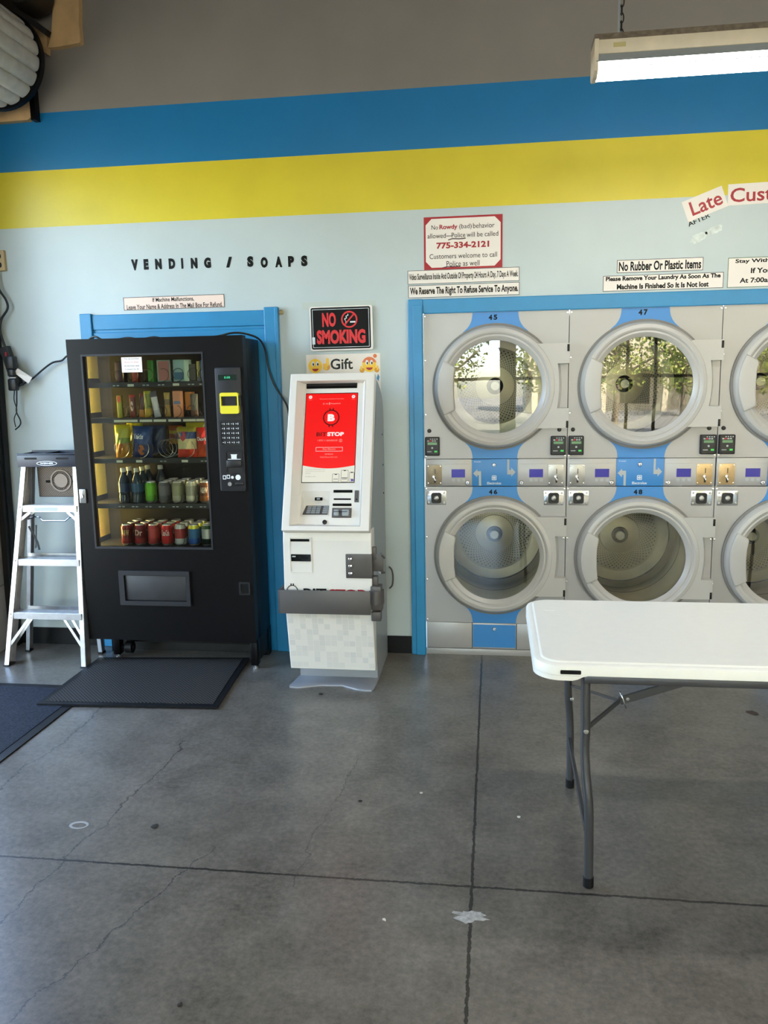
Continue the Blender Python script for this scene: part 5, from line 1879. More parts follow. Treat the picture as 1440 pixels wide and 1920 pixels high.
for T, B, s in ((LT, LB, 1), (RT, RB, -1)):
    bm = NB()
    channel(bm, B, T, 0.026, 0.062, s)
    rl = obj('front_rail', bm, M_['alu'], lad, False)
    bm = NB()
    box(bm, B[0] - 0.018, B[0] + 0.018, B[1] - 0.006, B[1] + 0.062, 0.0, 0.008, bev=0.002)
    obj('foot', bm, M_['black_rubber'], rl)
for T, B, s in ((BLT, BLB, 1), (BRT, BRB, -1)):
    bm = NB()
    channel(bm, B, T, 0.022, 0.035, s)
    rl = obj('rear_rail', bm, M_['alu'], lad, False)
    bm = NB()
    box(bm, B[0] - 0.015, B[0] + 0.015, B[1] - 0.005, B[1] + 0.04, 0.0, 0.012, bev=0.002)
    obj('foot', bm, M_['black_rubber'], rl)
for z in (0.915, 0.608, 0.30):
    L_, R_ = on_rail(LT, LB, z), on_rail(RT, RB, z)
    y_ = L_[1] + 0.004
    bm = NB()
    box(bm, L_[0] - 0.004, R_[0] + 0.004, y_, y_ + 0.075, z + 0.008, z + 0.012)
    for q in range(6):
        box(bm, L_[0], R_[0], y_ + 0.006 + q * 0.012, y_ + 0.011 + q * 0.012, z + 0.012, z + 0.0145)
    box(bm, L_[0] - 0.004, R_[0] + 0.004, y_ - 0.002, y_ + 0.002, z - 0.024, z + 0.013, bev=0.001)
    box(bm, L_[0] - 0.004, R_[0] + 0.004, y_ + 0.072, y_ + 0.075, z - 0.015, z + 0.010)
    st = obj('step', bm, M_['alu'], lad, False)
    for P_ in (L_, R_):
        for dz in (0.006, -0.016):
            bm = NB()
            lathe(bm, [(0.005, 0), (0.004, 0.002), (0, 0.0025)], face_y(P_[1] - 0.0025, P_[0], z + dz), 10)
            obj('rivet', bm, M_['steel'], st)
    if z > 0.9:
        bm = NB()
        prism(bm, rect(L_[0] + 0.085, R_[0] - 0.11, z - 0.018, z + 0.004), 0.0, 0.0006, face_y(y_ - 0.002))
        obj('label', bm, M_['grey_print'], st, False)
# braces below the lowest step and below the top step
for z, drop, ins in ((0.285, 0.165, 0.11), (0.895, 0.05, 0.06)):
    for T, B, s in ((LT, LB, 1), (RT, RB, -1)):
        a = on_rail(T, B, z - drop)
        c = on_rail(T, B, z)
        bm = NB()
        bar(bm, (a[0] + s * 0.005, a[1] + 0.004, a[2]), (c[0] + s * ins, c[1] + 0.006, z - 0.004), 0.016, 0.004)
        bar(bm, (a[0] + s * 0.008, a[1] + 0.06, a[2]), (c[0] + s * ins * 0.95, c[1] + 0.065, z - 0.004), 0.016, 0.004)
        obj('brace', bm, M_['alu'], lad, False)
for z in (0.62, 0.29):
    a, c = on_rail(BLT, BLB, z), on_rail(BRT, BRB, z)
    bm = NB()
    bar(bm, a, c, 0.02, 0.012)
    obj('rear_bar', bm, M_['alu'], lad, False)
# black cap with its tool slots
bm = NB()
cx0, cx1, cy0, cy1 = -2.668, -2.318, 4.236, 4.395
box(bm, cx0, cx1, cy0, cy0 + 0.004, 1.150, 1.222, bev=0.0015)
box(bm, cx0, cx0 + 0.004, cy0 + 0.004, cy1, 1.150, 1.222, bev=0.001)
box(bm, cx1 - 0.004, cx1, cy0 + 0.004, cy1, 1.150, 1.222, bev=0.001)
box(bm, cx0, cx1, cy1 - 0.004, cy1, 1.150, 1.232)
box(bm, cx0 + 0.004, cx1 - 0.004, cy0 + 0.004, cy1 - 0.004, 1.206, 1.214)
box(bm, cx0, cx1, cy0, cy0 + 0.01, 1.214, 1.226, bev=0.003)
box(bm, cx0 + 0.16, cx0 + 0.172, cy0 + 0.006, cy1 - 0.004, 1.212, 1.228, bev=0.003)
M_['cap_black'] = mat('ladder_cap_plastic', (38, 44, 58), 0.4)
cap_ = obj('top_cap', bm, M_['cap_black'], lad)
for a in (cx0 + 0.045, cx0 + 0.235):
    bm = NB()
    prism(bm, rrect(a, a + 0.075, 1.192, 1.203, 0.003, 2), 0.0, 0.0008, face_y(cy0))
    obj('tool_slot', bm, M_['black_print'], cap_, False)
bm = NB()
ring_prism(bm, [(cx0 + 0.178 + 0.062 * math.cos(a), 1.170 + 0.013 * math.sin(a)) for a in [2 * PI * k / 28 for k in range(28)]],
           [(cx0 + 0.178 + 0.058 * math.cos(a), 1.170 + 0.0105 * math.sin(a)) for a in [2 * PI * k / 28 for k in range(28)]], 0.0, 0.0008, face_y(cy0))
text(bm, 'WERNER', cx0 + 0.138, cx0 + 0.218, 1.165, 1.175, 0.0008, face_y(cy0), 0.03)
obj('emblem', bm, M_['white_print'], cap_, False)
# folded pail shelf with its round dish
bm = NB()
px0, px1, pz0, pz1, py = -2.615, -2.345, 0.965, 1.148, 4.338
box(bm, px0, px1, py, py + 0.012, pz0, pz1, bev=0.004)
M_['shelf'] = mat('shelf_brown_grey', (118, 106, 96), 0.4, 0.2)
M_['shelf_shaded'] = mat('shelf_recess_shade', (70, 62, 56), 0.6, 0.1)  # same plastic darkened, so shade between the tread bars is in the colour
sh = obj('pail_shelf', bm, M_['shelf_shaded'], lad)
bm = NB()
for q in range(-20, 30):
    for s in (-1, 1):
        u0 = px0 + 0.01 + q * 0.014
        a, c = [u0, pz0 + 0.006], [u0 + s * 0.17, pz1 - 0.006]
        if s < 0:
            a[0] += 0.0
        t0, t1 = 0.0, 1.0
        for lo_, hi_ in ((px0 + 0.006, px1 - 0.006),):
            dx = c[0] - a[0]
            ta, tb = sorted(((lo_ - a[0]) / dx, (hi_ - a[0]) / dx))
            t0, t1 = max(t0, ta), min(t1, tb)
        if t1 - t0 > 0.05:
            pa = (a[0] + (c[0] - a[0]) * t0, py - 0.0005, a[1] + (c[1] - a[1]) * t0)
            pb = (a[0] + (c[0] - a[0]) * t1, py - 0.0005, a[1] + (c[1] - a[1]) * t1)
            bar(bm, pa, pb, 0.004, 0.005)
obj('diamond_tread', bm, M_['shelf'], sh, False)
bm = NB()
ccx, ccz = (px0 + px1) / 2 + 0.012, (pz0 + pz1) / 2 + 0.004
lathe(bm, [(0.066, 0.0), (0.064, 0.008), (0.056, 0.008), (0.053, 0.003), (0.042, 0.003), (0.040, 0.007), (0.0, 0.007)], face_y(py, ccx, ccz), 40)
obj('round_dish', bm, M_['shelf'], sh)
for s in (-1, 1):
    bm = NB()
    prism(bm, rrect(ccx + s * 0.082 - 0.014, ccx + s * 0.082 + 0.014, ccz - 0.012, ccz + 0.002, 0.003, 2), 0.0, 0.003, face_y(py))
    obj('latch_hole', bm, BK, sh, False)
# spreader wire
bm = NB()
a, c = on_rail(LT, LB, 0.855), on_rail(RT, RB, 0.855)
tube(bm, [(a[0] + 0.01, a[1] + 0.07, 0.84), (a[0] + 0.05, a[1] + 0.07, 0.853), (a[0] + 0.085, a[1] + 0.065, 0.853), (a[0] + 0.11, a[1] + 0.06, 0.832), (c[0] - 0.10, a[1] + 0.06, 0.832), (c[0] - 0.075, a[1] + 0.065, 0.853), (c[0] - 0.01, a[1] + 0.07, 0.85)], 0.005, 8)
obj('spreader_wire', bm, M_['chrome'], lad)
bm = NB()
tube(bm, [(a[0] + 0.025, a[1] + 0.05, 0.80), (a[0] + 0.045, a[1] + 0.09, 0.70), (a[0] + 0.035, a[1] + 0.12, 0.65)], 0.006, 8)
tube(bm, [(a[0] + 0.04, a[1] + 0.1, 0.80), (a[0] + 0.018, a[1] + 0.11, 0.66)], 0.005, 8)
obj('spreader_arm', bm, M_['steel'], lad)

# ------------------------------------------------------------------ folding table
TX0, TX1, TY_0, TY_1, TZ = 0.126, 1.956, 2.41, 3.166, 0.735
table = thing('folding_table', 'white plastic folding table with grey metal legs in front of the dryers', 'table', ((TX0 + TX1) / 2, (TY_0 + TY_1) / 2, 0))
bm = NB()
I4 = Matrix.Identity(4)
t = bmesh.new()
lp = []
for ins, z in ((0.0, TZ - 0.038), (0.0, TZ - 0.016), (0.004, TZ - 0.009), (0.013, TZ - 0.005), (0.022, TZ - 0.005), (0.028, TZ - 0.0005), (0.036, TZ), (0.2, TZ)):
    lp.append([t.verts.new((p[0], p[1], z)) for p in rrect(TX0 + ins, TX1 - ins, TY_0 + ins, TY_1 - ins, max(0.085 - ins, 0.03), 10)])
for i in range(len(lp) - 1):
    n = len(lp[i])
    for k in range(n):
        t.faces.new((lp[i][k], lp[i][(k + 1) % n], lp[i + 1][(k + 1) % n], lp[i + 1][k]))
t.faces.new(lp[-1])
t.faces.new(lp[0][::-1])
bmesh.ops.recalc_face_normals(t, faces=t.faces)
merge(bm, t, 0)
for a, s in ((TX0, 1), (TX1, -1)):
    pts = [p for p in rrect(TX0, TX1, TY_0, TY_1, 0.085, 10) if (p[0] < TX0 + 0.09 if s > 0 else p[0] > TX1 - 0.09)]
    xe = a + s * 0.115
    pts = pts + ([(xe, TY_0), (xe, TY_1)] if False else [])
    lo_ = sorted(pts, key=lambda p: math.atan2(p[1] - (TY_0 + TY_1) / 2, (p[0] - (a + s * 0.3)) * -s))
    poly = [(xe, TY_0)] + lo_ + [(xe, TY_1)]
    prism(bm, poly, TZ - 0.054, TZ - 0.0385, I4)
    for yy in (TY_0, TY_1):
        prism(bm, [(xe, TZ - 0.054), (xe + s * 0.015, TZ - 0.050), (xe + s * 0.03, TZ - 0.042), (xe + s * 0.045, TZ - 0.0385), (xe, TZ - 0.0385)], 0.0 if yy == TY_1 else -0.03, 0.03 if yy == TY_1 else 0.0, face_y(yy))
obj('tabletop', bm, M_['white_plastic'], table)
bm = NB()
prism(bm, rrect(0.204, 0.266, TZ - 0.033, TZ - 0.0205, 0.003, 3), -0.001, 0.002, face_y(TY_0))
em = obj('maker_badge', bm, BK, table)
bm = NB()
prism(bm, rrect(0.190, 0.228, 2.985, 3.02, 0.004), TZ - 0.0002, TZ + 0.0006, I4)
obj('moulded_mark', bm, M_['white_plastic'], table, False)
for yy, nm in ((TY_0 + 0.016, 'front'), (TY_1 - 0.016, 'back')):
    bm = NB()
    box(bm, TX0 + 0.15, TX1 - 0.15, yy - 0.012, yy + 0.012, TZ - 0.064, TZ - 0.0385, bev=0.003)
    obj('side_rail', bm, M_['leg_grey'], table)


def table_legs(mx):
    """one folding leg frame; mx mirrors it to the far end"""
    f = (lambda x: x) if not mx else (lambda x: TX0 + TX1 - x)
    for y0, ytop in ((2.405, 2.432), (3.042, 3.02)):
        bm = NB()
        P_ = [(f(0.283), ytop, 0.70), (f(0.284), ytop, 0.60), (f(0.286), ytop, 0.52), (f(0.285), ytop - 0.0, 0.45), (f(0.289), lerp((0, ytop, 0), (0, y0, 0), 0.4)[1], 0.37), (f(0.297), y0, 0.28), (f(0.301), y0, 0.15), (f(0.302), y0, 0.02)]
        tube(bm, P_, 0.0145, 16, smooth_n=5)
        lg = obj('leg', bm, M_['leg_grey'], table)
        bm = NB()
        cyl(bm, (f(0.302), y0, 0.0), (f(0.302), y0, 0.036), 0.0168, 18, bev=0.003)
        obj('foot_cap', bm, M_['black_rubber'], lg)
        bm = NB()
        if y0 < 2.7:
            lathe(bm, [(0.008, 0.0135), (0.007, 0.0165), (0, 0.0172)], face_y(ytop, f(0.286), 0.514), 14)
        else:
            lathe(bm, [(0.008, 0.0135), (0.007, 0.0165), (0, 0.0172)], face_y(ytop, f(0.3), 0.38), 14)
        obj('rivet', bm, M_['chrome'], lg)
    bm = NB()
    bar(bm, (f(0.296), 3.035, 0.20), (f(0.290), 2.41, 0.20), 0.026, 0.010, (1, 0, 0))
    obj('cross_bar', bm, M_['leg_grey'], table)
    bm = NB()
    cyl(bm, (f(0.284), 2.432, 0.692), (f(0.284), 3.02, 0.692), 0.0135, 14)
    obj('pivot_bar', bm, M_['leg_grey'], table)
    G = (f(0.43), 2.71, 0.50)
    for ya, za, xa in ((2.432, 0.522, 0.292), (3.02, 0.43, 0.30)):
        bm = NB()
        bar(bm, (f(xa), ya, za), G, 0.018, 0.005, (0, 0, 1) if ya > 2.7 else (0, 1, 0))
        obj('brace', bm, M_['leg_grey'], table)
    bm = NB()
    bar(bm, G, (f(0.96), 2.71, 0.69), 0.026, 0.012, (0, 1, 0))
    br = obj('brace', bm, M_['leg_grey'], table)
    bm = NB()
    d_ = (Vector((f(0.96), 2.71, 0.69)) - Vector(G)).normalized()
    ring = []
    for k in range(18):
        a = 2 * PI * k / 18
        ring.append(Vector(G) + d_ * 0.012 + Vector((0, 1, 0)) * 0.012 * math.cos(a) + Vector((-d_.z, 0, d_.x)) * 0.03 * math.sin(a))
    tube(bm, ring, 0.0028, 8, closed=True)
    lathe(bm, [(0.007, 0.006), (0.006, 0.010), (0, 0.0105)], face_y(2.71, f(0.455), 0.511), 12)
    obj('locking_ring', bm, M_['chrome'], br)


table_legs(False)
table_legs(True)

# ------------------------------------------------------------------ floor mats
bm = NB()
mc = [(-2.285, 3.605), (-1.352, 3.65), (-1.408, 4.365), (-2.30, 4.295)]
cx = sum(p[0] for p in mc) / 4
cy = sum(p[1] for p in mc) / 4
mcl = [(p[0] - cx, p[1] - cy) for p in mc]
inn = [(p[0] * 0.93, p[1] * 0.91) for p in mcl]
ring_prism(bm, mcl, inn, 0.0, 0.010, I4, mi=0)
prism(bm, inn, 0.0, 0.012, I4, mi=1)
mt = obj('rubber_mat', bm, [mat('mat_border_rubber', (24, 25, 27), 0.5, spec=0.2), M_['mat_holes']], None, False)
mt.location = (cx, cy, 0.012)
for v in mt.data.vertices:
    v.co.z *= 1.0
mt.location.z = 0.0068
tag(mt, 'black perforated rubber mat on the floor in front of the vending machine', 'floor mat')
bm = NB()
box(bm, -3.9, -2.102, 1.9, 3.885, 0.0, 0.006, bev=0.002)
box(bm, -3.9, -2.150, 1.95, 3.84, 0.006, 0.008, mi=1)
cm_ = obj('carpet_mat', bm, [M_['black_rubber'], M_['carpet']], None, False)
tag(cm_, 'dark carpet entrance mat with rubber edge at the left, under the perforated mat', 'floor mat')

# ------------------------------------------------------------------ hanging fluorescent light
LY = 3.2
fx = thing('ceiling_light', 'lit fluorescent strip light hanging on a chain at the upper right', 'ceiling light', (0.95, LY, 2.72))
LX0, LX1 = 0.346, 1.566
M_['lamp_cream'] = mat('lamp_housing_cream', (204, 192, 168), 0.5, var=0.08, vscale=14)
M_['lamp_dust'] = mat('dusty_lamp_top', (110, 98, 84), 0.8, var=0.3, vscale=60)
bm = NB()
box(bm, LX0, LX1, LY - 0.058, LY + 0.058, 2.716, 2.763, bev=0.002)
hs = obj('housing', bm, M_['lamp_cream'], fx)
bm = NB()
prism(bm, [(-0.058, 2.763), (0.058, 2.763), (0.05, 2.785), (-0.05, 2.785)], LX0, LX1, Matrix(((0, 0, 1, 0), (1, 0, 0, LY), (0, 1, 0, 0), (0, 0, 0, 1))))
obj('top_cover', bm, M_['lamp_dust'], fx, False)
bm = NB()
prism(bm, [(-0.054, 2.716), (0.054, 2.716), (0.062, 2.690), (-0.062, 2.690)], LX0 + 0.006, LX1 - 0.006, Matrix(((0, 0, 1, 0), (1, 0, 0, LY), (0, 1, 0, 0), (0, 0, 0, 1))))
obj('reflector', bm, mat('grey_reflector', (150, 156, 158), 0.4, 0.3), fx, False)
bm = NB()
prism(bm, [(-0.056, 2.690), (0.056, 2.690), (0.050, 2.664), (0.026, 2.652), (0.001, 2.657), (-0.001, 2.657), (-0.026, 2.652), (-0.050, 2.664)], LX0 + 0.016, LX1 - 0.016, Matrix(((0, 0, 1, 0), (1, 0, 0, LY), (0, 1, 0, 0), (0, 0, 0, 1))))
obj('diffuser', bm, M_['tube_light'], fx, False)
bm = NB()
box(bm, LX0 + 0.016, LX1 - 0.016, LY - 0.0025, LY + 0.0025, 2.650, 2.658)
box(bm, LX0 + 0.016, LX1 - 0.016, LY - 0.0535, LY - 0.0505, 2.671, 2.674)
obj('diffuser_seam', bm, M_['kiosk_grey'], fx, False)
for xe in (LX0, LX1 - 0.014):
    bm = NB()
    prism(bm, [(-0.062, 2.765), (0.062, 2.765), (0.060, 2.662), (0.03, 2.648), (-0.03, 2.648), (-0.060, 2.662)], xe, xe + 0.014, Matrix(((0, 0, 1, 0), (1, 0, 0, LY), (0, 1, 0, 0), (0, 0, 0, 1))))
    obj('end_cap', bm, M_['lamp_cream'], fx, False)
bm = NB()
prism(bm, rect(0.41, 0.452, 2.735, 2.750), 0.0, 0.0008, face_y(LY - 0.058))
obj('sticker', bm, mat('yellowed_sticker', (176, 164, 110), 0.5), fx, False)
for xc in (0.443, 1.47):
    bm = NB()
    z = 2.785
    k = 0
    while z < ZC - 0.02:
        pts = []
        for q in range(12):
            a = 2 * PI * q / 12
            u, v = 0.0075 * math.cos(a), 0.017 * math.sin(a)
            pts.append((xc + (u if k % 2 == 0 else 0), LY + (0 if k % 2 == 0 else u), z + 0.013 + v))
        tube(bm, pts, 0.0022, 5, closed=True)
        z += 0.026
        k += 1
    obj('chain', bm, M_['dark_steel'], fx)
bm = NB()
tube(bm, [(0.435, LY, 2.785), (0.432, LY, 3.2), (0.434, LY, 3.8), (0.433, LY, ZC - 0.02)], 0.004, 8)
obj('supply_cord', bm, M_['kiosk_grey'], fx)

for k, (ax_, ay_, wh) in enumerate(((0.0, -2.6, 'above the camera'), (-2.45, -2.6, 'left of the camera near the roller door'), (2.45, -2.6, 'right of the camera over the room'), (2.45, 0.0, 'next to the visible strip light, beyond the right edge'), (0.0, -4.6, 'by the storefront'), (2.45, -4.6, 'by the right part of the storefront'))):  # unseen copies of the strip light, added to brighten the upper wall
    dup(fx, (ax_, ay_, 0.25), 'added unseen fluorescent strip light %s' % wh)
# ------------------------------------------------------------------ roller shutter drum and its fixings
RCX, RCZ, RR = -2.665, 3.345, 0.238
rs_ = thing('roller_shutter', 'rolled up grey metal roller shutter at the upper left corner', 'roller shutter', (RCX, 3.2, RCZ))
bm = NB()
nsl = 18
prof = []
for k in range(nsl):
    for q, rr in ((0.0, 0.0), (0.06, 0.010), (0.16, 0.016), (0.32, 0.0185), (0.5, 0.019), (0.68, 0.0185), (0.84, 0.016), (0.94, 0.010)):
        a = 2 * PI * (k + q) / nsl
        r = RR - 0.012 + rr
        prof.append((RCX + r * math.cos(a), RCZ + r * math.sin(a)))
prism(bm, prof, -4.385, -1.95, frame((0, 0, 0)))
obj('shutter_curtain', bm, M_['shutter'], rs_)
bm = NB()
ring_prism(bm, circ(RCX, RCZ, RR + 0.018, 48), circ(RCX, RCZ, 0.10, 48), -4.42, -4.387, frame((0, 0, 0)))
obj('end_plate', bm, M_['black_paint'], rs_)
bm = NB()
cyl(bm, (RCX, 1.9, RCZ), (RCX, 4.5, RCZ), 0.055, 20)
obj('axle', bm, M_['dark_steel'], rs_)
bd = thing('mounting_board', 'light plywood board with rough edges fixed to the wall behind the shutter drum', 'board', (-2.4, W - 0.02, 3.5))
bm = NB()
rb_ = random.Random(3)
pts = [(-2.42, 3.50), (-2.445, 3.44), (-2.395, 3.440), (-2.33, 3.445), (-2.26, 3.452), (-2.252, 3.462), (-2.254, 3.55), (-2.246, 3.64), (-2.238, 3.78), (-2.25, 3.95), (-2.40, 3.95), (-2.40, 3.62)]
prism(bm, pts, 0.0, 0.04, Fw)
obj('board_panel', bm, M_['tan_wood'], bd, False)
bm = NB()
prism(bm, [(-2.98, 3.07), (-2.60, 3.075), (-2.575, 3.09), (-2.58, 3.5), (-2.98, 3.5)], 0.0, 0.04, Fw)
prism(bm, [(-2.575, 3.48), (-2.455, 3.41), (-2.445, 3.50), (-2.56, 3.6)], 0.0, 0.04, Fw)
obj('lower_board', bm, M_['tan_wood'], bd, False)
bm = NB()
box(bm, -2.574, -2.545, W - 0.05, W - 0.001, 3.07, 3.45)
obj('edge_strip', bm, M_['black_paint'], bd, False)
mo = thing('shutter_motor', 'dark shutter motor housing between the drum and the plywood board', 'motor', (-2.5, 4.45, 3.66))
bm = NB()
cyl(bm, (-2.47, 4.30, 3.68), (-2.47, 4.515, 3.68), 0.10, 28, bev=0.012)
box(bm, -2.72, -2.50, 4.445, 4.515, 3.61, 3.86, bev=0.006)
obj('motor_body', bm, mat('motor_brown_black', (44, 38, 30), 0.5, 0.4), mo)
bm = NB()
ring_prism(bm, circ(-2.47, 3.68, 0.085, 28), circ(-2.47, 3.68, 0.07, 28), -4.3, -4.27, frame((0, 0, 0)))
obj('motor_ring', bm, M_['dark_steel'], mo)
bm = NB()
bar(bm, (-2.58, 4.45, 3.615), (-2.41, 4.48, 3.49), 0.03, 0.05)
obj('mounting_arm', bm, M_['dark_steel'], mo)

# ------------------------------------------------------------------ outlet, power strip, cords
bx = thing('outlet_box', 'beige double wall outlet at the left edge above the power strip', 'wall outlet', (-2.86, W, 2.33))
bm = NB()
prism(bm, rrect(-2.905, -2.829, 2.268, 2.385, 0.006), 0.0, 0.02, Fw, bev=0.004)
obj('cover_plate', bm, M_['beige'], bx)
for zz in (2.352, 2.302):
    bm = NB()
    prism(bm, rrect(-2.885, -2.848, zz - 0.016, zz + 0.014, 0.012), 0.019, 0.0215, Fw)
    obj('socket', bm, M_['black_plastic'], bx)
ps = thing('power_strip', 'black power strip hanging on the wall beside the left corner', 'power strip', (-2.82, 4.52, 1.65))
bm = NB()
bar(bm, (-2.862, 4.525, 1.83), (-2.800, 4.525, 1.60), 0.050, 0.04)
obj('strip_body', bm, M_['black_plastic'], ps)
bm = NB()
box(bm, -2.848, -2.838, 4.50, 4.506, 1.775, 1.800)
obj('red_switch', bm, M_['red_print'], ps, False)
bm = NB()
box(bm, -2.828, -2.776, 4.455, 4.507, 1.70, 1.775, bev=0.008)
box(bm, -2.822, -2.784, 4.46, 4.51, 1.66, 1.70, bev=0.006)
ad = obj('plug_adapter', bm, M_['black_plastic'], ps)
bm = NB()
box(bm, -2.832, -2.780, 4.47, 4.51, 1.575, 1.645, bev=0.008)
obj('plug_adapter', bm, M_['black_plastic'], ps)
bm = NB()
box(bm, -2.835, -2.795, 4.50, 4.507, 1.648, 1.654)
obj('cable_tie', bm, M_['alu'], ps, False)
bm = NB()
tube(bm, [(-2.862, 4.53, 1.83), (-2.885, 4.53, 1.92), (-2.87, 4.53, 1.99), (-2.825, 4.53, 2.05), (-2.83, 4.53, 2.10), (-2.87, 4.53, 2.17), (-2.88, 4.54, 2.27)], 0.007, 8, smooth_n=6)
obj('supply_cord', bm, M_['cord'], ps)
bm = NB()
tube(bm, [(-2.80, 4.51, 1.59), (-2.815, 4.52, 1.50), (-2.822, 4.52, 1.45), (-2.802, 4.52, 1.40), (-2.808, 4.52, 1.37), (-2.84, 4.52, 1.345)], 0.004, 8, smooth_n=5)
tube(bm, [(-2.815, 4.51, 1.58), (-2.83, 4.52, 1.52), (-2.818, 4.52, 1.46), (-2.84, 4.52, 1.41), (-2.835, 4.52, 1.36)], 0.003, 8, smooth_n=5)
obj('loose_wire', bm, M_['cord'], ps)
bm = NB()
tube(bm, [(-2.785, 4.50, 1.60), (-2.76, 4.51, 1.612), (-2.735, 4.51, 1.625), (-2.70, 4.52, 1.645), (-2.63, 4.53, 1.70), (-2.57, 4.53, 1.735), (-2.52, 4.54, 1.745), (-2.48, 4.54, 1.772), (-2.42, 4.54, 1.775), (-2.34, 4.54, 1.78)], 0.0055, 8, smooth_n=6)
cd_ = obj('appliance_cable', bm, M_['cord'])
tag(cd_, 'black cord running from the power strip to behind the vending machine', 'cable')
bm = NB()
t = bmesh.new()
tg = [t.verts.new(p) for p in ((-2.795, 4.49, 1.68), (-2.765, 4.48, 1.705), (-2.69, 4.50, 1.65), (-2.715, 4.495, 1.615))]
t.faces.new(tg)
g = bmesh.ops.extrude_face_region(t, geom=t.faces[:])
bmesh.ops.translate(t, verts=[e for e in g['geom'] if isinstance(e, bmesh.types.BMVert)], vec=(0, 0.0006, 0))
bmesh.ops.recalc_face_normals(t, faces=t.faces)
merge(bm, t, 0)
obj('cord_label', bm, M_['paper'], cd_, False)
bm = NB()
top = VZ1 - 0.008
tube(bm, [(-2.30, 4.44, top - 0.02), (-2.27, 4.40, top + 0.012), (-2.22, 4.38, top + 0.03), (-2.17, 4.38, top + 0.008), (-2.10, 4.37, top + 0.008), (-2.02, 4.37, top + 0.018), (-1.95, 4.37, top + 0.008), (-1.87, 4.37, top + 0.018), (-1.80, 4.37, top + 0.008), (-1.62, 4.36, top + 0.008), (-1.50, 4.35, top + 0.012), (-1.42, 4.36, top + 0.028), (-1.36, 4.40, top + 0.026), (-1.30, 4.46, top + 0.0), (-1.275, 4.50, top - 0.06), (-1.262, 4.51, top - 0.16), (-1.235, 4.51, top - 0.25), (-1.19, 4.52, top - 0.33), (-1.165, 4.52, top - 0.38), (-1.15, 4.52, top - 0.46), (-1.10, 4.52, top - 0.60)], 0.0055, 8, smooth_n=6)
o = obj('power_cable', bm, M_['cord'])
tag(o, 'black cord lying over the vending machine top and hanging down behind the kiosk', 'cable')
bm = NB()
lathe(bm, [(0.014, 0.0), (0.013, 0.008), (0.008, 0.013), (0, 0.014)], face_y(W, -1.192, 1.985), 18)
o = obj('door_stop', bm, M_['beige'])
tag(o, 'small cream round bumper on the wall by the top of the blue doorway', 'bumper')

# ------------------------------------------------------------------ litter on the floor
def crumb(x, y, s, c, label, seed, flat=0.5, nm='litter_scrap'):
    r_ = random.Random(seed)
    bm = NB()
    bmesh.ops.create_icosphere(bm, subdivisions=1, radius=s)
    for v in bm.verts:
        v.co *= r_.uniform(0.6, 1.25)
        v.co.z *= flat
    lo = min(v.co.z for v in bm.verts)
    for v in bm.verts:
        v.co += Vector((x, y, -lo))
    o = obj(nm, bm, pm(c, 0.7))
    return tag(o, label, 'scrap', 'scraps on the floor')


crumb(-0.883, 3.891, 0.012, (30, 26, 22), 'dark curled scrap on the floor in front of the kiosk foot plate', 1)
crumb(-0.321, 2.169, 0.007, (220, 214, 200), 'small white crumb on the floor left of the joint crossing', 2)
crumb(-0.505, 2.848, 0.009, (44, 40, 36), 'dark crumb on the floor midway between kiosk and joint crossing', 3)
crumb(-0.276, 2.932, 0.008, (206, 200, 190), 'pale crumb on the floor left of the long floor joint', 4)
crumb(0.096, 2.794, 0.006, (214, 208, 196), 'white crumb on the floor left of the table legs', 5)
crumb(-1.226, 2.596, 0.016, (50, 48, 46), 'flat dark speck on the floor near the pale oval stain', 6, 0.15)
crumb(-0.806, 1.782, 0.009, (48, 44, 40), 'dark crumb on the floor nearest the camera', 7)
crumb(1.225, 3.85, 0.03, (70, 54, 46), 'brown flat scrap on the floor under the table', 8, 0.06)
bm = NB()
ring_prism(bm, [(-1.511 + 0.036 * math.cos(a), 2.578 + 0.026 * math.sin(a)) for a in [2 * PI * k / 24 for k in range(24)]],
           [(-1.509 + 0.027 * math.cos(a), 2.576 + 0.016 * math.sin(a)) for a in [2 * PI * k / 24 for k in range(24)]], 0.0, 0.0006, I4)
o = obj('floor_stain', bm, pm((168, 166, 162), 0.6), None, False)
tag(o, 'pale oval ring stain on the concrete floor at the left', 'stain')
bm = NB()
r_ = random.Random(21)
pts = [(-0.065 + (0.045 + r_.uniform(-0.018, 0.018)) * math.cos(2 * PI * k / 22), 2.219 + (0.03 + r_.uniform(-0.012, 0.012)) * math.sin(2 * PI * k / 22)) for k in range(22)]
prism(bm, pts, 0.0, 0.0006, I4)
o = obj('floor_stain', bm, mat('gum_white', (176, 174, 168), 0.7, var=0.3, vscale=60), None, False)
tag(o, 'white splash stain on the floor joint just in front of the joint crossing', 'stain')

# ------------------------------------------------------------------ outside, seen only in the glass
bm = NB()
box(bm, -40, 40, -40, 40, -0.16, -0.125)
o = struct('ground', bm, mat('asphalt', (120, 118, 112), 0.9, var=0.15, vscale=3))
bm = NB()
box(bm, -12, 14, -6.5, YF - 0.2, -0.13, -0.02)
struct('pavement', bm, mat('pale_pavement', (176, 170, 158), 0.9, var=0.08, vscale=3))
leaf_m = [mat('leaf_green_a', (150, 165, 70), 0.6), mat('leaf_green_b', (205, 205, 110), 0.6), mat('leaf_green_c', (80, 104, 40), 0.6)]
for m in leaf_m:
    b = m.node_tree.nodes['Principled BSDF']
    b.inputs['Subsurface Weight'].default_value = 0.0
bark = mat('tree_bark', (120, 106, 88), 0.9, var=0.25, vscale=10)


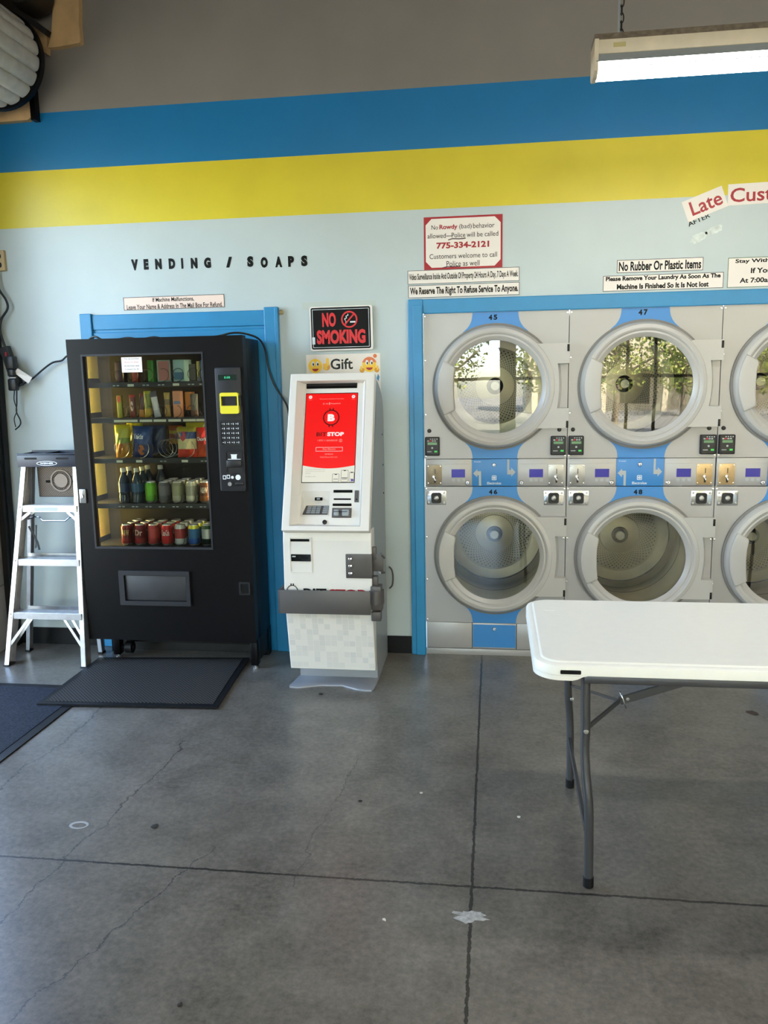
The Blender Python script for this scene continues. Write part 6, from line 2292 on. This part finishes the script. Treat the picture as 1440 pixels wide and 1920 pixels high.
def tree(x, y, h, r, label, seed, nleaf=2600, tr=0.12):
    t = thing('street_tree', label, 'tree', (x, y, -0.13), 'trees outside')
    rr = random.Random(seed)
    bm = NB()
    tube(bm, [(x, y, -0.13), (x + 0.05, y, h * 0.35), (x - 0.04, y + 0.05, h * 0.7)], tr, 10, smooth_n=4)
    for k in range(6):
        a = rr.uniform(0, 2 * PI)
        z0 = h * rr.uniform(0.3, 0.6)
        tube(bm, [(x, y, z0), (x + 0.5 * r * math.cos(a), y + 0.5 * r * math.sin(a), z0 + 0.5), (x + 0.9 * r * math.cos(a), y + 0.9 * r * math.sin(a), z0 + 1.0)], tr * 0.35, 6, smooth_n=3)
    obj('trunk', bm, bark, t)
    bm = NB()
    for k in range(nleaf):
        u, v, q = rr.gauss(0, 1), rr.gauss(0, 1), rr.gauss(0, 1)
        n = math.sqrt(u * u + v * v + q * q) + 1e-6
        rad = r * rr.random() ** 0.4
        c = Vector((x + u / n * rad, y + v / n * rad, h * 0.62 + q / n * rad * (h * 0.42 / r)))
        if c.z < 0.4:
            continue
        s = rr.uniform(0.05, 0.11)
        d1 = Vector((rr.gauss(0, 1), rr.gauss(0, 1), rr.gauss(0, 1))).normalized()
        d2 = d1.orthogonal().normalized()
        vs = [bm.verts.new(c + d1 * s * a_ + d2 * s * 0.6 * b_) for a_, b_ in ((-1, 0), (0, -1), (1, 0), (0, 1))]
        bm.faces.new(vs).material_index = rr.randrange(3)
    obj('crown', bm, leaf_m, t, False)


tree(-2.0, -8.2, 5.4, 1.9, 'leafy tree outside mirrored left in the upper left dryer glass', 1)
tree(2.1, -8.8, 5.0, 1.9, 'leafy tree outside behind the dark pillar in the dryer glass', 2)
tree(5.6, -12.5, 4.0, 1.6, 'leafy tree outside mirrored in the second upper dryer glass', 3)
tree(-5.9, -3.2, 4.4, 1.7, 'leafy tree outside the roller door', 4, 2000)
tree(9.0, -9.5, 5.0, 2.0, 'leafy tree outside at the far end of the storefront', 5)
bd2 = thing('beige_building', 'beige building across the street mirrored in the second upper dryer glass', 'building', (6.5, -15, -0.13))
bm = NB()
box(bm, 1.8, 12, -19, -15, 2.15, 6.0)
box(bm, 1.8, 12, -19, -16.5, -0.13, 2.15)
for px in (2.0, 5.2, 8.5, 11.7):
    box(bm, px, px + 0.3, -15.4, -15.05, -0.13, 2.15)
obj('building_walls', bm, mat('beige_stucco', (206, 190, 160), 0.9, var=0.06, vscale=2), bd2, False)
bm = NB()
box(bm, 3.2, 4.8, -16.55, -16.49, 0.3, 1.9)
obj('building_window', bm, M_['gloss_black'], bd2, False)
